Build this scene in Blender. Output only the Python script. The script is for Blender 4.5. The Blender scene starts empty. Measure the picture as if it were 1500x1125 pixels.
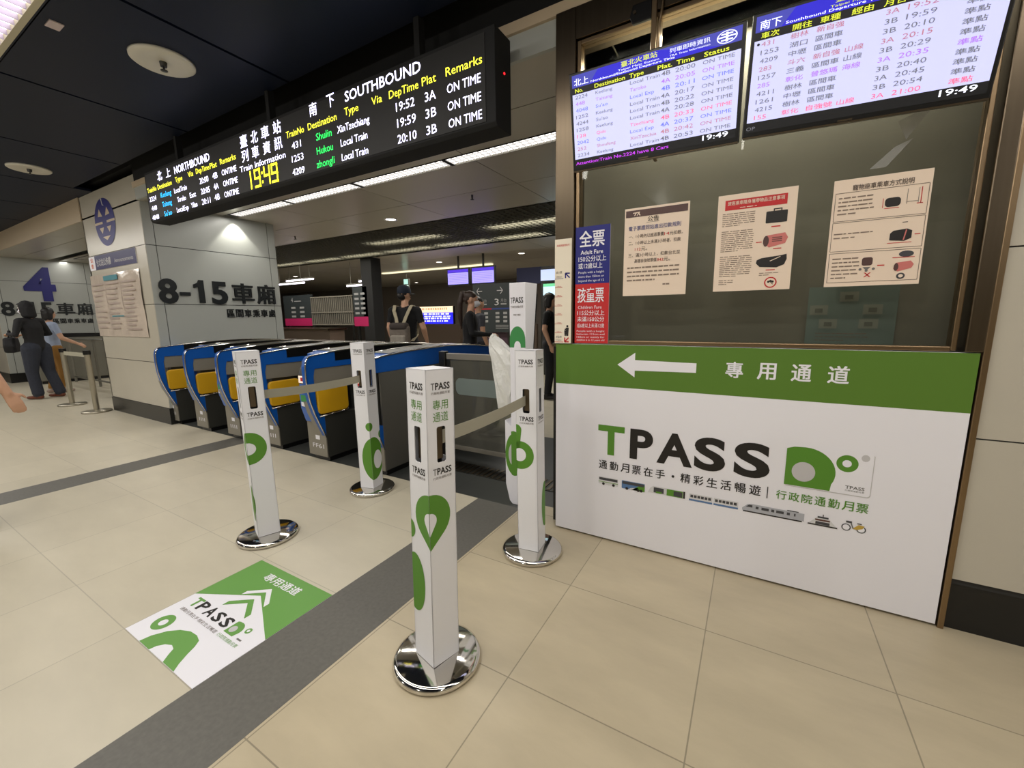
import bpy, bmesh, math, random
import numpy as np
from mathutils import Vector, Matrix
random.seed(7)
SC = bpy.context.scene
COL = SC.collection
PI = math.pi

# ---------------------------------------------------------------- camera
cam = bpy.data.cameras.new('camera')
cam.sensor_width = 36.0
cam.lens = 607.56 / 1500 * 36.0
cam.clip_start = 0.02
cam_o = bpy.data.objects.new('camera', cam)
COL.objects.link(cam_o)
P_, R_, Y_ = math.radians(9.2947), math.radians(-0.7852), math.radians(-30.2356)
fw = Vector((math.cos(P_) * math.sin(Y_), math.cos(P_) * math.cos(Y_), -math.sin(P_)))
rt = Vector((math.cos(Y_), -math.sin(Y_), 0))
up = rt.cross(fw)
r2 = rt * math.cos(R_) + up * math.sin(R_)
u2 = -rt * math.sin(R_) + up * math.cos(R_)
cam_o.matrix_world = Matrix(((r2.x, u2.x, -fw.x, 0), (r2.y, u2.y, -fw.y, 0), (r2.z, u2.z, -fw.z, 1.304), (0, 0, 0, 1)))
SC.camera = cam_o

# ---------------------------------------------------------------- world, exposure, main lights
SC.view_settings.view_transform = 'Standard'
SC.view_settings.look = 'None'
SC.view_settings.exposure = 0.0
SC.view_settings.gamma = 1.0
SC.view_settings.use_curve_mapping = False
wd = bpy.data.worlds.new('hall_ambient')
SC.world = wd
wd.use_nodes = True
wd.node_tree.nodes['Background'].inputs[0].default_value = (1.0, 0.95, 0.88, 1)
wd.node_tree.nodes['Background'].inputs[1].default_value = 0.05


def area(name, loc, sx, sy, power, col=(1, 0.93, 0.82), rot=(0, 0, 0), spread=180):
    l = bpy.data.lights.new(name, 'AREA')
    l.shape = 'RECTANGLE'
    l.size, l.size_y = sx, sy
    l.energy = power
    l.color = col
    l.spread = math.radians(spread)
    o = bpy.data.objects.new(name, l)
    o.location = loc
    o.rotation_euler = rot
    COL.objects.link(o)
    return o


WARM = (1.0, 0.955, 0.88)
area('ceiling_lamp_overhead', (-0.5, 0.70, 2.95), 9.0, 0.28, 58, WARM)
area('ceiling_lamp_overhead', (-10.0, 0.70, 2.95), 8.0, 0.28, 62, WARM)
area('unseen_fill_behind', (-3.2, -0.5, 2.95), 9.0, 0.3, 78, WARM)  # two unseen fill lights added behind the camera, no fixtures modelled
area('unseen_fill_behind', (-12.0, -0.5, 2.95), 9.0, 0.3, 50, WARM)
area('gate_hall_lamp', (-3.9, 3.245, 2.68), 4.6, 0.12, 26, (1, 0.96, 0.90))
area('gate_hall_lamp', (-12.0, 3.4, 2.68), 6.0, 0.12, 20, (1, 0.96, 0.90))
area('inner_hall_lamp', (-7.0, 6.1, 2.68), 8.0, 0.5, 110, (1, 0.95, 0.86))
area('inner_hall_lamp', (-8.0, 10.5, 2.68), 9.0, 0.5, 70, (1, 0.95, 0.86))
for x_, y_, w_ in ((-6.0, -3.6, 85), (-1.6, -3.6, 75), (3.6, -3.0, 45), (-11.0, -3.6, 75), (3.4, 1.0, 14)):  # point lights added out of view as soft fill for the hall
    pl = bpy.data.lights.new('unseen_fill_point', 'POINT')
    pl.energy = w_
    pl.color = WARM
    pl.shadow_soft_size = 0.12
    po_ = bpy.data.objects.new('unseen_fill_point', pl)
    po_.location = (x_, y_, 2.85)
    COL.objects.link(po_)
bl_ = area('booth_fill', (-0.12, 2.42, 2.66), 1.3, 0.08, 22, (1, 0.95, 0.82))  # unseen light added between pane and blind to brighten the blind


# ---------------------------------------------------------------- materials
MATS = {}


def srgb(r, g, b):
    return tuple(((c / 255) / 12.92 if c / 255 <= 0.04045 else ((c / 255 + 0.055) / 1.055) ** 2.4) for c in (r, g, b))


def mat(name, col, rough=0.5, metal=0.0, emit=0.0, noise=0.0, nscale=20.0, bump=0.0, spec=0.5, coat=0.0, alpha=1.0, aniso=0):
    if name in MATS:
        return MATS[name]
    m = bpy.data.materials.new(name)
    m.use_nodes = True
    nt = m.node_tree
    b = nt.nodes['Principled BSDF']
    c = srgb(*col)
    b.inputs['Base Color'].default_value = (*c, 1)
    b.inputs['Roughness'].default_value = rough
    b.inputs['Metallic'].default_value = metal
    b.inputs['Specular IOR Level'].default_value = spec
    b.inputs['Coat Weight'].default_value = coat
    b.inputs['Alpha'].default_value = alpha
    if emit:
        b.inputs['Emission Color'].default_value = (*c, 1)
        b.inputs['Emission Strength'].default_value = emit
    if noise or bump:
        tc = nt.nodes.new('ShaderNodeTexCoord')
        n = nt.nodes.new('ShaderNodeTexNoise')
        n.inputs['Scale'].default_value = nscale
        n.inputs['Detail'].default_value = 4
        if aniso:
            mp = nt.nodes.new('ShaderNodeMapping')
            mp.inputs['Scale'].default_value = (1, 1, aniso)
            nt.links.new(tc.outputs['Object'], mp.inputs['Vector'])
            nt.links.new(mp.outputs[0], n.inputs['Vector'])
        else:
            nt.links.new(tc.outputs['Object'], n.inputs['Vector'])
        if noise:
            rp = nt.nodes.new('ShaderNodeValToRGB')
            rp.color_ramp.elements[0].position = 0.3
            rp.color_ramp.elements[1].position = 0.7
            rp.color_ramp.elements[0].color = (*[x * (1 - noise) for x in c], 1)
            rp.color_ramp.elements[1].color = (*[min(1, x * (1 + noise)) for x in c], 1)
            nt.links.new(n.outputs['Fac'], rp.inputs['Fac'])
            nt.links.new(rp.outputs['Color'], b.inputs['Base Color'])
        if bump:
            bp = nt.nodes.new('ShaderNodeBump')
            bp.inputs['Strength'].default_value = bump
            bp.inputs['Distance'].default_value = 0.01
            nt.links.new(n.outputs['Fac'], bp.inputs['Height'])
            nt.links.new(bp.outputs['Normal'], b.inputs['Normal'])
    MATS[name] = m
    return m


def glass_mat(name, tint, refl=1.45, frost=0.0, body=0.0, bodycol=(90, 92, 86)):
    """thin pane: see-through with fresnel reflection"""
    m = bpy.data.materials.new(name)
    m.use_nodes = True
    nt = m.node_tree
    nt.nodes.clear()
    out = nt.nodes.new('ShaderNodeOutputMaterial')
    tr = nt.nodes.new('ShaderNodeBsdfTransparent')
    tr.inputs[0].default_value = (*srgb(*tint), 1)
    gl = nt.nodes.new('ShaderNodeBsdfGlossy')
    gl.inputs['Roughness'].default_value = 0.02
    fr = nt.nodes.new('ShaderNodeFresnel')
    fr.inputs[0].default_value = refl
    mx = nt.nodes.new('ShaderNodeMixShader')
    df = nt.nodes.new('ShaderNodeBsdfDiffuse')
    df.inputs[0].default_value = (*srgb(*bodycol), 1)
    m2 = nt.nodes.new('ShaderNodeMixShader')
    m2.inputs[0].default_value = body
    nt.links.new(tr.outputs[0], m2.inputs[1])
    nt.links.new(df.outputs[0], m2.inputs[2])
    nt.links.new(fr.outputs[0], mx.inputs[0])
    nt.links.new(m2.outputs[0], mx.inputs[1])
    nt.links.new(gl.outputs[0], mx.inputs[2])
    nt.links.new(mx.outputs[0], out.inputs[0])
    MATS[name] = m
    return m


def tile_mat(name, base, x0, y0, sx, sy, joint, var=0.05, rough=0.35, streak=0.12):
    m = bpy.data.materials.new(name)
    m.use_nodes = True
    nt = m.node_tree
    N, L = nt.nodes, nt.links
    b = N['Principled BSDF']
    b.inputs['Roughness'].default_value = rough
    tc = N.new('ShaderNodeTexCoord')
    sp = N.new('ShaderNodeSeparateXYZ')
    L.new(tc.outputs['Object'], sp.inputs[0])

    def mth(op, a, bb=None):
        n = N.new('ShaderNodeMath')
        n.operation = op
        for i, v in enumerate((a, bb)):
            if v is None:
                continue
            if isinstance(v, (int, float)):
                n.inputs[i].default_value = v
            else:
                L.new(v, n.inputs[i])
        return n.outputs[0]
    jm, cells = [], []
    for ax, o, s in (('X', x0, sx), ('Y', y0, sy)):
        t = mth('DIVIDE', mth('SUBTRACT', sp.outputs[ax], o), s)
        fr = mth('FRACT', t)
        d = mth('MINIMUM', fr, mth('SUBTRACT', 1.0, fr))
        jm.append(mth('LESS_THAN', d, 0.0022 / s))
        cells.append(mth('FLOOR', t))
    j = mth('MAXIMUM', jm[0], jm[1])
    cb = N.new('ShaderNodeCombineXYZ')
    L.new(cells[0], cb.inputs[0])
    L.new(cells[1], cb.inputs[1])
    wn = N.new('ShaderNodeTexWhiteNoise')
    wn.noise_dimensions = '3D'
    L.new(cb.outputs[0], wn.inputs['Vector'])
    nz = N.new('ShaderNodeTexNoise')
    mp = N.new('ShaderNodeMapping')
    mp.inputs['Scale'].default_value = (1.6, 4.0, 1)
    mp.inputs['Rotation'].default_value = (0, 0, 0.5)
    L.new(tc.outputs['Object'], mp.inputs['Vector'])
    L.new(mp.outputs[0], nz.inputs['Vector'])
    nz.inputs['Scale'].default_value = 1.5
    nz.inputs['Detail'].default_value = 6
    nz.inputs['Roughness'].default_value = 0.6
    f = mth('ADD', mth('MULTIPLY', mth('SUBTRACT', nz.outputs['Fac'], 0.5), streak * 2), mth('MULTIPLY', mth('SUBTRACT', wn.outputs['Value'], 0.5), var * 2))
    f = mth('ADD', f, 1.0)
    f = mth('MULTIPLY', f, mth('SUBTRACT', 1.0, mth('MULTIPLY', j, 1 - joint)))
    mixn = N.new('ShaderNodeVectorMath')
    mixn.operation = 'SCALE'
    mixn.inputs[0].default_value = srgb(*base)
    L.new(f, mixn.inputs['Scale'])
    L.new(mixn.outputs[0], b.inputs['Base Color'])
    MATS[name] = m
    return m


# palette
WHITE = mat('white_board', (238, 237, 244), 0.45)
SLEEVE = mat('white_sleeve', (232, 232, 236), 0.5)
GREEN = mat('leaf_green', (86, 140, 42), 0.5)
GREEN2 = mat('panel_green', (86, 124, 38), 0.5)
BLACK = mat('black_print', (28, 24, 22), 0.5)
GREY = mat('grey_print', (110, 108, 106), 0.6)
LGREY = mat('light_grey_print', (196, 194, 196), 0.5)
RED = mat('red_print', (196, 32, 34), 0.5)
NAVY = mat('navy_print', (12, 20, 120), 0.5)
PAPER = mat('poster_paper', (236, 216, 196), 0.6)
CREAM = mat('cream_paint', (196, 178, 152), 0.35)
PANELW = mat('wall_panel', (190, 184, 170), 0.25, noise=0.015, nscale=3)
PANELG = mat('wall_panel_grey', (170, 173, 168), 0.28, noise=0.015, nscale=3)
SEAM = mat('panel_seam', (40, 40, 40), 0.7)
PLINTH = mat('black_plinth', (20, 20, 20), 0.3)
STEEL = mat('brushed_steel', (112, 100, 84), 0.28, 1.0, noise=0.06, nscale=60, aniso=0.03)
BRONZE = mat('bronze_steel', (150, 128, 100), 0.32, 1.0)
CHROME = mat('polished_steel', (215, 212, 206), 0.08, 1.0)
DSTEEL = mat('dark_steel', (70, 70, 68), 0.35, 0.8)
BLK = mat('black_plastic', (14, 14, 15), 0.3)
MBLK = mat('matt_black', (8, 9, 11), 0.8)
NCEIL = mat('navy_ceiling_panel', (13, 23, 44), 0.5, noise=0.05, nscale=2, spec=0.25)
HCEIL = mat('hall_ceiling_panel', (176, 170, 158), 0.3)
LAMP = mat('lamp_diffuser', (255, 246, 232), 0.5, emit=3.2)
LAMPW = mat('tube_light', (245, 238, 255), 0.5, emit=5)
BLUE = mat('gate_blue', (18, 84, 170), 0.3)
BODY = mat('gate_body', (62, 62, 58), 0.35, 0.2)
GSTEEL = mat('gate_steel', (140, 135, 124), 0.4, 0.25)
YEL = mat('gate_yellow', (214, 164, 24), 0.45)
BELT = mat('grey_belt', (168, 164, 146), 0.7)
TAPE = mat('clear_tape', (190, 190, 190), 0.2, alpha=0.22)
TILE_R = tile_mat('floor_tile', (190, 177, 150), -0.0905, 0.53, 0.602, 0.6, 0.55, streak=0.22)
TILE_L = tile_mat('floor_tile_left', (200, 192, 172), -1.655, 0.53, 0.6, 0.6, 0.75, var=0.03)
TILE_D = tile_mat('floor_tile_dark', (62, 64, 62), -1.3, 2.33, 0.6, 0.6, 0.6, streak=0.05)
TILE_S = mat('floor_strip_grey', (98, 96, 90), 0.5, noise=0.1, nscale=60)
SKIN = mat('skin', (205, 160, 132), 0.55)
HAIR = mat('black_hair', (20, 16, 15), 0.5, noise=0.3, nscale=80)
BHAIR = mat('brown_hair', (52, 36, 28), 0.5, noise=0.3, nscale=80)


def E_(name, col, s):
    return mat('lit_' + name, col, 0.5, emit=s)


LED = {'w': E_('white', (225, 222, 255), 3.0), 'y': E_('yellow', (240, 235, 60), 2.2), 'Y': E_('clock_yellow', (250, 240, 40), 2.6),
       'g': E_('green', (30, 225, 90), 2.2), 'c': E_('cyan', (30, 180, 250), 2.4)}


# ---------------------------------------------------------------- mesh builder
TMP = bpy.data.scenes.new('text_bench')
_tc = {}


def bench_depsgraph():
    with bpy.context.temp_override(scene=TMP, view_layer=TMP.view_layers[0]):
        dg = bpy.context.evaluated_depsgraph_get()
        dg.update()
    return dg




def has_cjk(s):
    return any(ord(c) > 0x2e80 for c in s)


def text_mesh(s, bold, res=3):
    k = (s, bold, res)
    if k in _tc:
        return _tc[k]
    cu = bpy.data.curves.new('t', 'FONT')
    cu.body = s
    cu.size = 1.0
    cu.resolution_u = res
    cu.offset = 0.0 if has_cjk(s) else bold
    o = bpy.data.objects.new('t', cu)
    TMP.collection.objects.link(o)
    dg = bench_depsgraph()
    me = bpy.data.meshes.new_from_object(o.evaluated_get(dg))
    v = np.zeros(len(me.vertices) * 3)
    me.vertices.foreach_get('co', v)
    v = v.reshape(-1, 3)
    f = [tuple(p.vertices) for p in me.polygons]
    bpy.data.objects.remove(o)
    bpy.data.curves.remove(cu)
    bpy.data.meshes.remove(me)
    _tc[k] = (v, f)
    return _tc[k]


class Frame:
    def __init__(s, o, r, u):
        s.o, s.r, s.u = Vector(o), Vector(r).normalized(), Vector(u).normalized()
        s.n = s.r.cross(s.u)

    def p(s, a, b, c=0.0):
        return s.o + s.r * a + s.u * b + s.n * c


class MB:
    def __init__(s):
        s.v, s.f, s.mi, s.m, s.sm = [], [], [], [], []

    def mid(s, m):
        if m not in s.m:
            s.m.append(m)
        return s.m.index(m)

    def add(s, vs, fs, m, smooth=False):
        b = len(s.v)
        s.v += [tuple(x) for x in vs]
        i = s.mid(m)
        for f in fs:
            s.f.append(tuple(b + k for k in f))
            s.mi.append(i)
            s.sm.append(smooth)
        return s

    def bm(s, bm, m, smooth=False):
        bm.verts.ensure_lookup_table()
        for k, v in enumerate(bm.verts):
            v.index = k
        s.add([v.co for v in bm.verts], [[v.index for v in f.verts] for f in bm.faces], m, smooth)
        bm.free()
        return s

    def box(s, x0, x1, y0, y1, z0, z1, m, bev=0.0, seg=2):
        bm = bmesh.new()
        bmesh.ops.create_cube(bm, size=1)
        for v in bm.verts:
            v.co = Vector(((x0 + x1) / 2 + v.co.x * (x1 - x0), (y0 + y1) / 2 + v.co.y * (y1 - y0), (z0 + z1) / 2 + v.co.z * (z1 - z0)))
        if bev:
            bmesh.ops.bevel(bm, geom=bm.edges[:], offset=bev, segments=seg, affect='EDGES', profile=0.5)
        return s.bm(bm, m)

    def cyl(s, p0, p1, r0, r1, m, n=20, cap=True):
        p0, p1 = Vector(p0), Vector(p1)
        d = (p1 - p0).normalized()
        a = d.orthogonal().normalized()
        b = d.cross(a)
        vs, fs = [], []
        for p, r in ((p0, r0), (p1, r1)):
            for k in range(n):
                t = 2 * PI * k / n
                vs.append(p + a * (r * math.cos(t)) + b * (r * math.sin(t)))
        for k in range(n):
            fs.append((k, (k + 1) % n, n + (k + 1) % n, n + k))
        s.add(vs, fs, m, True)
        if cap:
            s.add(vs, [tuple(range(n))[::-1], tuple(range(n, 2 * n))], m)
        return s

    def lathe(s, prof, c, m, n=48):
        vs, fs = [], []
        k = len(prof)
        for j in range(n):
            t = 2 * PI * j / n
            for r, z in prof:
                vs.append((c[0] + r * math.cos(t), c[1] + r * math.sin(t), c[2] + z))
        for j in range(n):
            for i in range(k - 1):
                a, b = j * k + i, ((j + 1) % n) * k + i
                fs.append((a, b, b + 1, a + 1))
        return s.add(vs, fs, m, True)

    def tube(s, pts, r, m, n=8):
        pts = [Vector(p) for p in pts]
        vs, fs = [], []
        ref = None
        for i, p in enumerate(pts):
            d = (pts[min(i + 1, len(pts) - 1)] - pts[max(i - 1, 0)]).normalized()
            if ref is None:
                ref = d.orthogonal().normalized()
            a = (ref - d * ref.dot(d)).normalized()
            ref = a
            b = d.cross(a)
            rr = r[i] if isinstance(r, (list, tuple)) else r
            for k in range(n):
                t = 2 * PI * k / n
                vs.append(p + a * (rr * math.cos(t)) + b * (rr * math.sin(t)))
        for i in range(len(pts) - 1):
            for k in range(n):
                fs.append((i * n + k, i * n + (k + 1) % n, (i + 1) * n + (k + 1) % n, (i + 1) * n + k))
        fs.append(tuple(range(n))[::-1])
        fs.append(tuple(range((len(pts) - 1) * n, len(pts) * n)))
        return s.add(vs, fs, m, True)

    def prism(s, pts, plane, a, b, m, bev=0.0):
        """extrude a 2-D outline; plane 'yz' extrudes along x, 'xz' along y, 'xy' along z"""
        def q(p, t):
            return {'yz': (t, p[0], p[1]), 'xz': (p[0], t, p[1]), 'xy': (p[0], p[1], t)}[plane]
        n = len(pts)
        bm = bmesh.new()
        lo = [bm.verts.new(q(p, a)) for p in pts]
        hi = [bm.verts.new(q(p, b)) for p in pts]
        bm.faces.new(lo)
        bm.faces.new(hi[::-1])
        for k in range(n):
            bm.faces.new((lo[k], hi[k], hi[(k + 1) % n], lo[(k + 1) % n]))
        bmesh.ops.recalc_face_normals(bm, faces=bm.faces[:])
        if bev:
            bmesh.ops.bevel(bm, geom=bm.edges[:], offset=bev, segments=2, affect='EDGES', profile=0.5)
        return s.bm(bm, m)

    def flat(s, F, pts, m, lift=0.001):
        n = len(pts)
        return s.add([F.p(x, y, lift) for x, y in pts], [tuple(range(n))], m)

    def rect(s, F, x0, y0, x1, y1, m, lift=0.001):
        return s.flat(F, [(x0, y0), (x1, y0), (x1, y1), (x0, y1)], m, lift)

    def ell(s, F, cx, cy, rx, ry, m, lift=0.001, n=32, a0=0, a1=2 * PI):
        full = abs(a1 - a0 - 2 * PI) < 1e-6
        pts = [(cx + rx * math.cos(a0 + (a1 - a0) * k / n), cy + ry * math.sin(a0 + (a1 - a0) * k / n)) for k in range(n + (0 if full else 1))]
        return s.flat(F, pts, m, lift)

    def hole_plate(s, F, outer, holes, m, lift=0.0, th=0.0):
        """flat plate with holes (triangle fill)"""
        bm = bmesh.new()
        es = []
        for lp in [outer] + holes:
            vs = [bm.verts.new(F.p(x, y, lift)) for x, y in lp]
            for k in range(len(vs)):
                es.append(bm.edges.new((vs[k], vs[(k + 1) % len(vs)])))
        bmesh.ops.triangle_fill(bm, edges=es, use_beauty=True, use_dissolve=False, normal=F.n)
        if th:
            r = bmesh.ops.extrude_face_region(bm, geom=bm.faces[:])
            for e in r['geom']:
                if isinstance(e, bmesh.types.BMVert):
                    e.co -= F.n * th
            bmesh.ops.recalc_face_normals(bm, faces=bm.faces[:])
        return s.bm(bm, m)

    def text(s, F, t, x, y, w, h, m, bold=0.0, lift=0.0015, align='l', res=2, depth=0.0):
        """baseline-left at (x, y); Latin: h = cap height; Chinese: h = glyph height; w = width or None"""
        cj = has_cjk(t)
        v, f = text_mesh(t, 0.0 if cj else bold, res)
        if len(v) == 0:
            return s
        x0, x1 = v[:, 0].min(), v[:, 0].max()
        if has_cjk(t):
            y0 = v[:, 1].min()
            sy = h / max(1e-6, v[:, 1].max() - y0)
        else:
            y0, sy = 0.0, h / 0.727
        kb = bold * 0.85 if cj else 0.0
        sx = (w / (x1 - x0 + 2 * kb)) if w else sy
        sy *= 1 - kb * 1.2
        ww = (x1 - x0) * sx
        ox = x - (ww / 2 if align == 'c' else ww if align == 'r' else 0)
        if kb:
            k = kb
            shifts = [((1 + i) * k * sx, (1 + j) * k * sy * .7) for i, j in ((-1, -1), (1, -1), (-1, 1), (1, 1))] + ([(k * sx, k * sy * .7)] if k > 0.02 else [])
        else:
            shifts = [(0, 0)]
        for n_s, (ax, ay) in enumerate(shifts):
            s._text(F, v, f, ox - x0 * sx + ax, y - y0 * sy + ay, sx, sy, m, lift + n_s * 0.00005, depth)
        return s

    def _text(s, F, v, f, ox, oy, sx, sy, m, lift, depth):
        pts = [F.p(ox + p[0] * sx, oy + p[1] * sy, lift) for p in v]
        s.add(pts, f, m)
        if depth:
            n = len(pts)
            back = [p - F.n * depth for p in pts]
            s.add(back, [q[::-1] for q in f], m)
            ec = {}
            for q in f:
                for k in range(len(q)):
                    a, b = q[k], q[(k + 1) % len(q)]
                    if (b, a) in ec:
                        del ec[(b, a)]
                    else:
                        ec[(a, b)] = 1
            bs = len(s.v)
            s.v += [tuple(p) for p in pts] + [tuple(p) for p in back]
            i = s.mid(m)
            for a, b in ec:
                s.f.append((bs + a, bs + n + a, bs + n + b, bs + b))
                s.mi.append(i)
                s.sm.append(False)
        return s

    def build(s, name, parent=None, label=None, cat=None, group=None, kind=None, loc=None):
        me = bpy.data.meshes.new(name)
        off = Vector(loc) if loc else Vector((0, 0, 0))
        me.from_pydata([tuple(Vector(p) - off) for p in s.v], [], s.f)
        for m in s.m:
            me.materials.append(m)
        me.polygons.foreach_set('material_index', s.mi)
        me.polygons.foreach_set('use_smooth', s.sm)
        me.update()
        o = bpy.data.objects.new(name, me)
        COL.objects.link(o)
        if loc:
            o.location = loc
        if parent:
            o.parent = parent
        tag(o, label, cat, group, kind)
        return o


def tag(o, label=None, cat=None, group=None, kind=None):
    for k, v in (('label', label), ('category', cat), ('group', group), ('kind', kind)):
        if v:
            o[k] = v
    return o


def thing(name, label, cat, loc=(0, 0, 0), group=None, rz=0.0):
    o = bpy.data.objects.new(name, None)
    o.empty_display_size = 0.1
    COL.objects.link(o)
    o.location = loc
    o.rotation_euler = (0, 0, rz)
    return tag(o, label, cat, group)


def dup(root, loc, label=None):
    r = root.copy()
    COL.objects.link(r)
    r.location = loc
    if label:
        r['label'] = label
    for ch in [c for c in bpy.data.objects if c.parent == root]:
        c = ch.copy()
        COL.objects.link(c)
        c.parent = r
        for g in [x for x in bpy.data.objects if x.parent == ch]:
            d = g.copy()
            COL.objects.link(d)
            d.parent = c
    return r


def struct(mb, name, parent=None):
    return mb.build(name, parent, kind='structure' if not parent else None)


X, Y, Z = Vector((1, 0, 0)), Vector((0, 1, 0)), Vector((0, 0, 1))

# ================================================================ SETTING
# floor
fl = MB()
fl.box(-1.307, 4.6, -7, 2.45, -0.1, 0, TILE_R)
fl.box(-4.645, -1.655, -7, 2.33, -0.1, 0, TILE_L)
fl.box(-24, -4.973, -7, 2.33, -0.1, 0, TILE_L)
fl.box(-24, -6.33, 2.33, 4.35, -0.1, 0, TILE_L)
fl.box(-6.33, 4.6, 3.95, 4.35, -0.1, 0, TILE_L)
fl.box(-24, 4.6, 4.35, 16, -0.1, 0, TILE_L)
struct(fl, 'floor')
st = MB()
st.box(-1.655, -1.307, -7, 2.33, -0.1, 0.0005, TILE_S)
struct(st, 'trim_1')
st = MB()
st.box(-4.973, -4.645, -7, 2.33, -0.1, 0.0005, TILE_S)
struct(st, 'trim_2')
st = MB()
st.box(-6.33, -1.307, 2.33, 3.95, -0.1, 0.0, TILE_D)
st.box(-1.307, -1.03, 2.45, 3.95, -0.1, 0.0, TILE_D)
struct(st, 'floor_gate_zone')

# dark ceiling of the hall in front, grooves between panels
ce = MB()
xs = [-24, -22.2] + [-3.05 - 1.545 * k for k in range(12, -5, -1)] + [4.6]
for a, b in zip(xs[:-1], xs[1:]):
    if b - a < 0.05:
        continue
    yb = 2.075 if b > -6.4 else 2.26
    for y0, y1 in ((0.93, yb), (-7, 0.52)):
        ce.box(a + 0.012, b - 0.012, y0, y1, 3.0, 3.03, NCEIL)
ce.box(-24, 4.6, -7, 2.28, 3.3, 3.4, MBLK)
ce.box(-24, 4.6, 0.5, 0.505, 3.0, 3.3, MBLK)
ce.box(-24, 4.6, 0.945, 0.95, 3.0, 3.3, MBLK)
struct(ce, 'ceiling')

# hall ceiling behind the gates, with a recessed louvre bay
hc = MB()
hs = [-24 + 1.55 * k for k in range(19)]
for a, b in zip(hs[:-1], hs[1:]):
    for y0, y1 in ((2.26, 2.69), (2.70, 3.155), (3.335, 4.1), (4.11, 4.98), (7.02, 8.1), (8.11, 9.4), (9.41, 16)):
        hc.box(a + 0.004, b - 0.004, y0, y1, 2.7, 2.72, HCEIL)
hc.box(-24, 4.6, 2.26, 16, 3.1, 3.15, MBLK)
hc.box(-24, 4.6, 4.95, 4.98, 2.7, 3.1, DSTEEL)
hc.box(-24, 4.6, 7.02, 7.05, 2.7, 3.1, DSTEEL)
struct(hc, 'ceiling_hall')

# beam above the gate line
bmk = MB()
bmk.box(-6.334, 4.6, 2.235, 2.26, 2.7, 2.885, PANELG)
bmk.box(-6.334, 4.6, 2.215, 2.26, 2.83, 2.885, CREAM)
bmk.box(-6.334, 4.6, 2.24, 2.26, 2.885, 3.3, MBLK)
bmk.box(-24, -8.22, 2.245, 2.26, 2.69, 3.0, CREAM)
struct(bmk, 'wall_beam')


def pillar(x0, x1, name):
    p = MB()
    y0, y1 = 2.26, 3.84
    p.box(x0 + 0.01, x1 - 0.01, y0 + 0.01, y1 - 0.01, 0, 3.0, SEAM)
    zs = [0.205, 0.785, 1.507, 2.207, 3.0]
    for a, b in zip(zs[:-1], zs[1:]):
        p.box(x0, x1 - 0.008, y0, y0 + 0.02, a + 0.004, b - 0.004, CREAM if a < 0 else PANELW)
        for u, v in ((y0 + 0.004, y0 + 0.10), (y0 + 0.108, y1 - 0.11), (y1 - 0.102, y1)):
            p.box(x1 - 0.02, x1, u, v, a + 0.004, b - 0.004, PANELG)
        p.box(x0, x0 + 0.02, y0, y1, a + 0.004, b - 0.004, PANELG)
    p.box(x0 + 0.015, x1 + 0.012, y0 - 0.012, y1, 0, 0.205, PLINTH)
    return struct(p, name)


pillar(-8.22, -6.334, 'pillar_near')
pillar(-16.2, -14.0, 'pillar_far')

# right wall: panels beyond the counter, plinth
wr = MB()
for a, b in ((0.225, 0.811), (0.817, 1.521), (1.527, 2.213), (2.219, 2.83)):
    wr.box(0.762, 4.6, 2.224, 2.26, a, b, PANELW)
wr.box(0.762, 4.6, 2.232, 2.3, 0.2, 2.85, SEAM)
wr.box(0.735, 4.6, 2.235, 2.3, 0, 0.222, PLINTH)
struct(wr, 'wall_right')
wl = MB()
wl.box(4.6, 4.7, -7, 2.3, 0, 3.3, PANELW)
struct(wl, 'wall_east')
wl = MB()
wl.box(-24, 4.6, -7.1, -7, 0, 3.3, PANELW)
struct(wl, 'wall_rear')
wl = MB()
wl.box(-24.1, -24, -7, 16, 0, 3.3, PANELW)
struct(wl, 'wall_west')
WBK = mat('far_wall', (120, 112, 104), 0.5)
wl = MB()
wl.box(-24, 4.6, 14, 14.1, 0, 2.7, WBK)
struct(wl, 'wall_far')

# counter carcass under the window and its left end
cb = MB()
cb.box(-0.98, 0.735, 2.25, 2.9, 0.0, 1.13, PLINTH)
cb.box(-1.045, -0.985, 2.30, 4.2, 0.0, 1.12, BLK)
cb.box(-1.05, -0.98, 2.29, 4.2, 1.12, 1.14, STEEL)
cb.build('service_counter', label='black side of the ticket counter behind the white board', cat='counter')

# ---- window: steel frame, pane, blind inside
win = MB()
win.box(-0.995, -0.885, 2.205, 2.36, 1.147, 2.83, STEEL, 0.004)
win.box(0.69, 0.742, 2.205, 2.36, 1.147, 2.83, STEEL, 0.004)
win.box(0.742, 0.762, 2.21, 2.30, 0.0, 2.83, BRONZE, 0.003)
win.box(-0.885, 0.69, 2.21, 2.36, 2.685, 2.83, STEEL)
WFR = struct(win, 'window_1')
fr = MB()
fr.box(-0.882, -0.862, 2.222, 2.275, 1.15, 2.68, BRONZE, 0.003)
fr.box(0.655, 0.672, 2.222, 2.275, 1.15, 2.68, BRONZE, 0.003)
fr.box(-0.862, 0.655, 2.222, 2.275, 2.66, 2.68, BRONZE, 0.003)
fr.box(-0.862, 0.655, 2.222, 2.275, 1.147, 1.166, BRONZE, 0.003)
fr.box(-0.49, -0.475, 2.228, 2.275, 2.05, 2.66, BRONZE, 0.003)
fr.build('window_frame', WFR)
GL = glass_mat('counter_glass', (247, 248, 244), 1.42)
pn = MB()
pn.box(-0.862, 0.655, 2.244, 2.250, 1.166, 2.66, GL)
pn.build('pane', WFR)
BLIND = mat('grey_blind', (130, 126, 114), 0.8, noise=0.10, nscale=1.5)
bl = MB()
bl.box(-0.98, 0.74, 2.52, 2.54, 1.147, 2.75, BLIND)
bl.box(-0.98, 0.74, 2.36, 2.9, 2.7, 2.72, BLIND)
bl.build('blind', WFR)

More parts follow.
